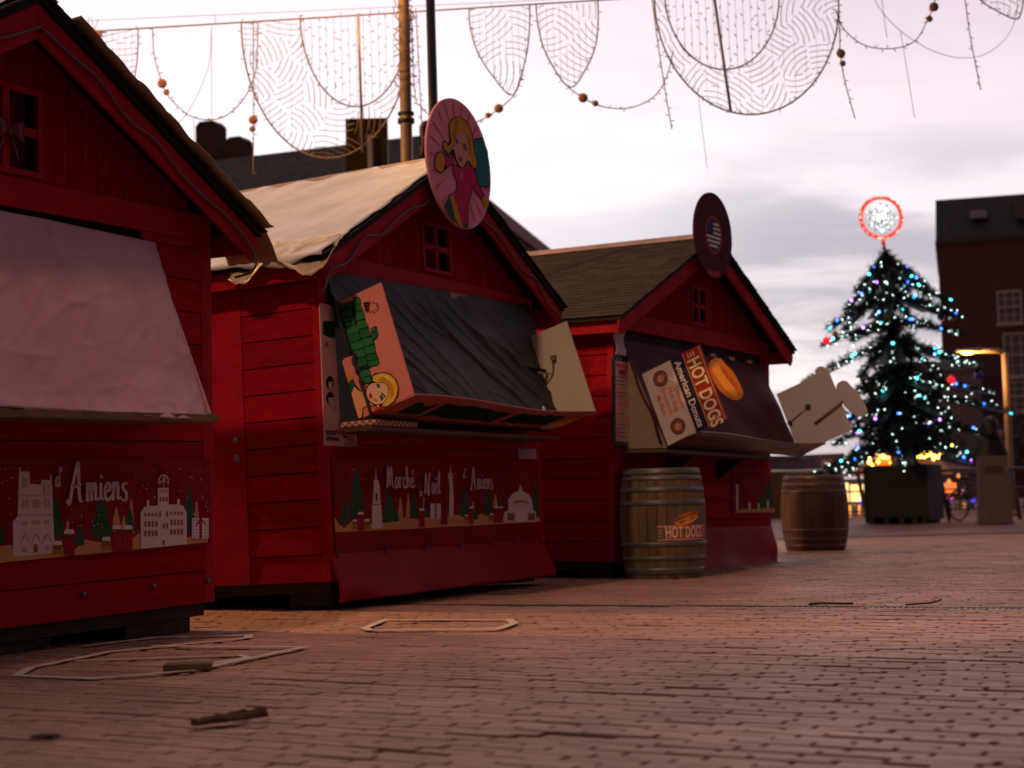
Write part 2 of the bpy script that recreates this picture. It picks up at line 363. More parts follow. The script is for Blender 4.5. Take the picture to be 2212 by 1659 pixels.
ART_disc="ray2 220 0 430 11 430 -11|ray2 259 76 409 131 416 111|ray2 269 173 356 241 367 223|ray2 144 166 273 332 290 318|ray2 112 246 169 396 188 387|ray2 46 317 50 427 72 424|ray2 -31 218 -72 424 -50 427|ray2 -112 246 -188 387 -169 396|ray2 -210 242 -290 318 -273 332|ray2 -185 119 -367 223 -356 241|ray2 -259 76 -416 111 -409 131|ray2 -320 0 -430 -11 -430 11|ray2 -211 -62 -409 -131 -416 -111|ray2 -227 -146 -356 -241 -367 -223|ray2 -210 -242 -273 -332 -290 -318|ray2 -91 -200 -169 -396 -188 -387|ray2 -38 -267 -50 -427 -72 -424|ray2 46 -317 72 -424 50 -427|ray2 91 -200 188 -387 169 -396|ray2 177 -204 290 -318 273 -332|ray2 269 -173 367 -223 356 -241|ray2 211 -62 416 -111 409 -131|ink 198 214 358 263 432 172 446 40 430 -95 337 -116 260 -121 230 -65 214 -1 194 115 193 181|teal2 207 209 277 225 357 256 418 170 435 38 422 -87 338 -107 271 -111 246 -62 233 2 211 118 211 185|ink -119 -31 -84 -19 35 -20 112 16 193 2 230 -32 254 -94 317 -150 356 -176 305 -216 226 -188 161 -143 146 -211 99 -260 82 -352 74 -432 5 -434 -80 -420 -126 -356 -170 -285 -207 -263 -110 -223 -70 -192 -77 -130 -113 -98|magenta2 -109 -35 -84 -25 34 -26 104 8 182 -4 216 -35 240 -98 302 -154 338 -180 304 -207 236 -182 152 -131 129 -214 87 -260 70 -354 63 -425 6 -426 -68 -411 -112 -350 -157 -279 -188 -259 -100 -226 -57 -192 -64 -128 -102 -96|ink -372 -35 -336 20 -270 41 -208 32 -106 20 -89 -22 -164 -47 -206 -75 -246 -96 -299 -124 -359 -114 -382 -75|yellowd -358 -36 -323 16 -271 32 -232 23 -224 -34 -253 -87 -298 -114 -345 -103 -367 -72|magenta2 -212 17 -119 14 -100 -23 -164 -39 -207 -66 -219 -33|yellowd 308 -195 358 -177 403 -217 384 -260 335 -261 304 -226|ink -142 260 -82 314 20 348 123 338 188 287 209 224 226 134 264 61 243 6 184 -5 123 34 48 -24 -33 -32 -79 25 -130 38 -182 35 -244 53 -252 103 -217 129 -161 114 -135 145 -145 194|yellowd -131 261 -76 309 19 341 111 330 174 283 194 220 212 130 250 58 232 10 189 1 137 38 114 74 125 182 74 224 -6 222 -62 146 -124 75 -168 44 -225 60 -239 99 -212 119 -163 94 -117 135 -130 197|amber2 -50 305 4 322 -29 257 -54 147 -98 165 -70 242|amber2 75 238 153 213 165 136 142 79 130 182|skin3 -27 218 61 232 123 206 126 116 102 45 34 -23 -25 -18 -63 28 -83 89 -63 158|lipsd -34 40 -4 53 33 39 5 12 -28 14|ink -69 151 -37 178 -11 155 -36 131|teal2 -56 148 -38 166 -23 153 -36 139|ink 45 133 86 148 109 124 78 109|teal2 59 132 84 140 95 123 78 116|ink 29 151 103 164 103 156 28 142|white -100 99 -84 106 -83 89 -99 85|white 106 52 126 58 124 45 108 41|magentahi -23 -69 17 -59 26 -106 -22 -121|dkteal -271 -345 -187 -268 -164 -300 -131 -352 -122 -415 -146 -442 -226 -402|yellowd -186 -265 -133 -250 -89 -327 -14 -461 -77 -457 -128 -410 -160 -318|dkteal -15 -435 61 -429 58 -461 8 -462"
ART_dog="bunc 177 591 155 623 153 670 178 706 240 727 319 765 387 776 446 783 518 785 548 756 552 716 530 678 475 631 396 594 305 577 233 572|sausage 227 678 268 708 338 726 397 748 450 758 474 748 422 723 339 694 275 674|bunhi 191 608 181 651 201 674 284 678 363 700 451 726 510 733 511 702 436 655 339 625 254 606"
ART_b2="gold 835 654 820 632 816 610 804 588 802 566 790 545 788 523 801 516 843 515 858 521 860 543 852 566 854 588 845 610 846 632|gold 938 679 923 652 920 626 908 600 905 573 894 547 892 521 904 514 943 514 956 519 959 546 952 572 954 599 947 626 948 652|gold 1146 656 1132 633 1130 609 1119 586 1118 563 1107 540 1106 516 1116 511 1148 511 1159 515 1163 539 1156 562 1160 586 1153 609 1155 632|gold 2195 666 2178 649 2175 632 2161 615 2159 598 2146 582 2144 565 2159 558 2207 558 2223 564 2226 581 2216 598 2218 615 2208 632 2208 649|gold 1843 614 1830 601 1830 587 1820 574 1821 561 1811 547 1812 534 1820 530 1847 530 1857 533 1861 546 1853 560 1857 574 1849 587 1852 601|gold 31 534 81 486 135 461 224 502 457 485 670 484 734 495 830 518 926 511 1056 496 1157 509 1258 500 1468 514 1648 517 1868 504 1965 520 2060 509 2337 504 2561 488 2835 468 2916 481 2917 439 2052 437 984 436 38 439|tree 157 656 139 629 132 602 118 575 112 548 99 521 94 494 113 483 174 482 196 491 195 519 186 546 185 574 174 601 172 629|tree 310 850 278 798 261 746 238 695 224 644 202 593 190 542 226 523 341 521 381 539 377 590 363 642 357 694 341 746 333 798|tree 689 701 664 667 654 634 635 601 626 568 608 535 601 502 628 488 713 486 743 499 741 532 729 566 726 600 713 634 708 667|tree 773 589 758 573 755 558 743 542 740 526 729 511 727 495 742 488 787 487 803 493 804 509 795 525 796 541 786 557 786 573|tree 1015 682 994 655 986 628 970 601 964 574 948 547 943 520 965 509 1034 507 1058 517 1057 545 1047 572 1046 600 1034 627 1032 655|tree 1155 630 1141 611 1139 591 1127 571 1126 551 1115 532 1114 512 1125 506 1162 506 1174 511 1177 531 1170 551 1172 570 1164 590 1166 610|tree 1724 722 1697 688 1686 653 1666 618 1657 584 1637 549 1629 515 1657 502 1745 500 1776 512 1775 547 1763 582 1761 617 1747 652 1743 688|tree 1877 582 1861 566 1859 550 1847 533 1845 517 1833 501 1833 484 1846 478 1886 477 1900 483 1903 499 1894 516 1897 532 1887 549 1889 566|tree 2082 712 2055 680 2045 647 2024 614 2015 582 1995 550 1988 517 2016 505 2104 503 2135 514 2134 547 2122 580 2120 613 2106 646 2102 679|tree 2283 651 2265 634 2262 616 2248 598 2246 580 2232 563 2231 545 2246 538 2294 538 2311 544 2314 562 2304 580 2306 598 2296 615 2296 633|tree 2874 744 2847 702 2838 660 2817 618 2809 576 2789 535 2782 493 2805 483 2878 482 2904 491 2907 533 2897 575 2900 617 2889 659 2890 702|snowb 475 609 588 608 590 450 462 451|snowb 506 718 579 718 582 609 485 610|snowb 506 719 507 758 537 778 568 758 579 718|snowb 527 778 543 848 548 778|ink2 520 669 534 681 545 669 541 627 520 627|ink2 476 608 588 607 588 603 476 604|snowb 1507 776 1551 776 1558 661 1542 508 1475 509 1501 662|snowb 1489 798 1507 813 1531 818 1555 811 1564 794 1552 778 1526 772 1498 779|snowb 1524 818 1535 882 1538 818|redp 1511 798 1529 806 1546 795 1527 786|snowb 2319 525 2387 535 2396 618 2456 655 2499 668 2573 682 2610 730 2640 682 2750 652 2788 613 2812 526 2852 516 2852 443 2314 449|brown 2368 517 2487 515 2480 458 2362 461|brown 2711 511 2836 508 2829 451 2704 453|brown 2477 602 2604 610 2739 597 2733 585 2603 596 2479 588|snow2 2509 541 2683 538 2671 444 2498 448|snow2 243 514 283 513 289 501 235 502|ochre 235 502 289 501 285 451 231 453|ink2 241 497 251 497 250 487 240 488|ink2 256 496 266 496 265 487 255 487|ink2 271 496 281 496 280 486 270 487|snow2 305 560 362 559 370 542 295 544|redcab 295 544 370 542 361 441 287 443|ink2 303 536 317 536 316 523 302 524|ink2 324 536 338 536 336 523 323 523|ink2 345 536 358 535 357 522 344 523|snow2 379 515 433 514 440 498 369 500|ochre 369 500 440 498 436 443 364 445|ink2 377 493 390 492 389 480 376 480|ink2 397 492 410 492 408 480 396 480|ink2 417 492 430 491 428 479 416 479|snow2 1075 572 1134 571 1141 555 1065 556|redcab 1065 556 1141 555 1130 440 1054 442|ink2 1073 549 1087 549 1086 537 1072 537|ink2 1095 549 1108 549 1107 536 1093 537|ink2 1116 549 1130 548 1129 536 1115 536|snow2 1706 518 1751 517 1757 505 1698 507|ochre 1698 507 1757 505 1752 461 1693 462|ink2 1704 501 1715 501 1714 492 1703 492|ink2 1721 501 1731 501 1730 492 1720 492|ink2 1737 501 1748 501 1747 492 1736 492|snow2 1781 575 1834 574 1841 560 1772 562|redcab 1772 562 1841 560 1829 450 1760 452|ink2 1779 555 1792 555 1791 545 1778 545|ink2 1799 555 1811 555 1810 544 1798 545|ink2 1818 555 1830 555 1829 544 1817 544|snow2 2085 520 2135 519 2142 506 2076 508|ochre 2076 508 2142 506 2137 462 2071 464|ink2 2083 502 2095 502 2094 492 2082 492|ink2 2101 502 2113 501 2112 492 2100 492|ink2 2120 501 2132 501 2131 491 2119 491|snow2 2163 569 2215 568 2222 555 2153 556|redcab 2153 556 2222 555 2210 448 2141 449|ink2 2161 551 2173 550 2172 540 2160 540|ink2 2180 550 2192 550 2191 540 2179 540|ink2 2199 550 2212 550 2211 539 2198 540|snow2 2238 568 2291 567 2298 554 2228 555|redcab 2228 555 2298 554 2286 448 2216 449|ink2 2236 549 2248 549 2247 539 2235 539|ink2 2255 549 2268 549 2267 538 2254 539|ink2 2275 549 2288 549 2286 538 2274 538|snow2 1220 602 1364 600 1354 494 1210 497|redcab 1282 601 1306 601 1295 495 1271 496|redcab 1294 601 1262 625 1270 629 1296 610 1326 628 1335 623|greydot 1230 595 1240 595 1239 590 1229 590|greydot 1228 579 1238 579 1238 574 1228 574|greydot 1227 563 1237 563 1236 558 1226 558|greydot 1225 546 1235 546 1235 541 1224 541|greydot 1223 530 1234 530 1233 525 1223 525|greydot 1222 514 1232 514 1232 509 1221 509|greydot 1257 595 1267 595 1267 590 1256 590|greydot 1255 579 1266 578 1265 573 1255 574|greydot 1254 562 1264 562 1264 557 1253 557|greydot 1252 546 1262 546 1262 541 1252 541|greydot 1251 530 1261 530 1260 524 1250 525|greydot 1249 514 1259 513 1259 508 1249 508|greydot 1284 594 1295 594 1294 589 1284 589|greydot 1283 578 1293 578 1292 573 1282 573|greydot 1281 562 1291 562 1291 557 1281 557|greydot 1280 546 1290 545 1289 540 1279 540|greydot 1278 529 1288 529 1288 524 1278 524|greydot 1276 513 1287 513 1286 508 1276 508|greydot 1312 594 1322 594 1322 589 1311 589|greydot 1310 578 1321 578 1320 572 1310 573|greydot 1309 562 1319 561 1318 556 1308 556|greydot 1307 545 1317 545 1317 540 1306 540|greydot 1306 529 1316 529 1315 523 1305 524|greydot 1304 512 1314 512 1314 507 1303 507|greydot 1340 594 1350 594 1349 588 1339 589|greydot 1338 577 1348 577 1348 572 1337 572|greydot 1336 561 1347 561 1346 556 1336 556|greydot 1335 545 1345 544 1344 539 1334 540|greydot 1333 528 1343 528 1343 523 1332 523|greydot 1331 512 1342 512 1341 506 1331 507|redcab 1369 576 1453 575 1441 453 1357 455|ink2 1404 576 1418 575 1406 454 1392 454|ink2 1411 574 1385 593 1395 596 1412 582 1434 596 1444 591|snow2 2381 499 2384 501 2388 499 2384 498|snow2 2395 509 2400 511 2405 509 2399 507|snow2 168 586 172 588 177 585 172 583|snow2 230 602 233 604 236 602 232 600|snow2 391 766 396 768 400 766 395 764|snow2 2479 864 2482 866 2484 864 2482 863|snow2 2460 502 2468 505 2474 502 2467 499|snow2 503 728 507 730 511 728 507 726|snow2 411 849 416 851 420 849 415 846|snow2 784 541 787 542 790 541 787 539|snow2 1720 656 1725 659 1730 656 1725 654|snow2 2688 684 2695 686 2700 684 2694 681|snow2 606 764 611 766 616 764 610 761|snow2 59 727 63 729 66 727 62 725|snow2 74 663 78 665 81 663 77 661|snow2 167 658 170 660 173 658 170 657|snow2 165 643 170 645 175 643 170 640|snow2 556 596 559 598 561 596 558 595|snow2 477 719 482 721 486 719 481 717|snow2 274 757 277 758 279 757 276 755|snow2 2329 712 2333 713 2336 712 2332 710|snow2 852 645 856 646 860 644 856 643|snow2 580 824 584 826 588 824 584 822|snow2 475 596 480 599 484 596 479 594|snow2 472 771 476 773 481 771 476 768|snow2 340 766 344 769 349 766 344 764|snow2 30 559 34 562 38 559 34 557|snow2 2855 712 2862 715 2869 712 2862 708|snow2 554 616 559 618 564 616 559 613|snow2 588 841 592 844 596 842 592 839|snow2 720 592 722 593 724 592 722 591|snow2 2551 612 2558 615 2564 612 2557 609|snow2 756 641 760 643 763 641 759 639|snow2 1050 543 1053 544 1056 543 1053 541|snow2 629 576 632 578 636 576 632 574|snow2 499 686 503 688 508 686 503 684|snow2 427 602 432 605 437 602 432 599|snow2 168 819 171 821 173 820 170 818|snow2 176 547 181 549 185 546 181 544|snow2 232 698 235 700 237 698 234 697|snow2 491 754 494 756 496 754 493 753|snow2 225 803 228 805 231 803 228 801|snow2 2214 642 2218 644 2222 642 2218 640|snow2 1284 622 1289 624 1294 622 1289 620|snow2 2250 627 2256 630 2262 627 2255 624|snow2 1789 605 1792 606 1794 605 1791 604|snow2 363 609 365 610 367 609 365 608|snow2 254 829 259 831 263 829 258 826|snow2 468 855 473 858 477 855 472 853|snow2 306 587 310 589 313 587 309 584|snow2 2313 515 2319 518 2325 515 2318 513|snow2 108 614 111 616 114 614 111 612|snow2 628 658 633 660 637 658 633 656|snow2 1287 527 1292 529 1296 526 1291 524|snow2 404 635 409 638 413 635 408 633|snow2 1253 643 1256 645 1259 643 1256 642|snow2 247 619 252 621 256 618 251 616|snow2 581 634 586 636 591 633 586 631|snow2 744 627 748 629 751 627 748 625|snow2 565 856 568 858 572 856 568 854|snow2 2870 694 2875 696 2880 694 2875 691|snow2 2315 565 2320 567 2324 565 2319 563|snow2 1946 558 1951 560 1956 557 1951 555|snow2 588 625 592 627 596 624 592 622|snow2 489 778 492 779 494 778 492 776|snow2 1898 558 1901 559 1904 558 1901 556|snow2 2438 760 2444 762 2449 760 2443 757|snow2 240 831 245 833 249 831 244 829|snow2 692 641 695 642 697 641 695 640|snow2 2697 736 2703 739 2709 736 2703 733|snow2 744 637 748 639 752 637 748 635|snow2 2242 778 2250 781 2256 778 2249 775|snow2 297 701 300 702 302 701 299 699|snow2 1947 624 1950 625 1953 624 1950 622|snow2 1956 654 1961 656 1966 654 1960 651|snow2 460 840 464 843 468 840 464 838|snow2 2477 865 2481 867 2485 865 2481 863|snow2 273 825 277 827 281 825 277 822|snow2 482 725 486 728 490 725 486 723|snow2 2257 594 2260 595 2263 594 2260 592|snow2 518 780 523 783 527 780 523 778|snow2 92 603 96 605 100 603 96 600|snow2 2725 732 2731 735 2736 732 2730 730|snow2 1676 518 1680 520 1683 518 1679 516|snow2 2413 694 2419 696 2425 694 2419 691|snow2 30 614 33 616 37 614 33 612|snow2 1299 642 1303 644 1307 642 1303 640"
ART_b2q=[(0.04, 0.902), (2.945, 0.915), (2.916, 0.321), (0.025, 0.31)]
ART_b2txt=[(0.64, 0.708), (1.085, 0.72), (1.063, 0.658), (1.146, 0.656), (1.139, 0.668), (1.44, 0.675), (1.694, 0.789), (1.745, 0.781), (1.786, 0.696), (2.229, 0.701), (0.651, 0.84), (1.803, 0.862)]
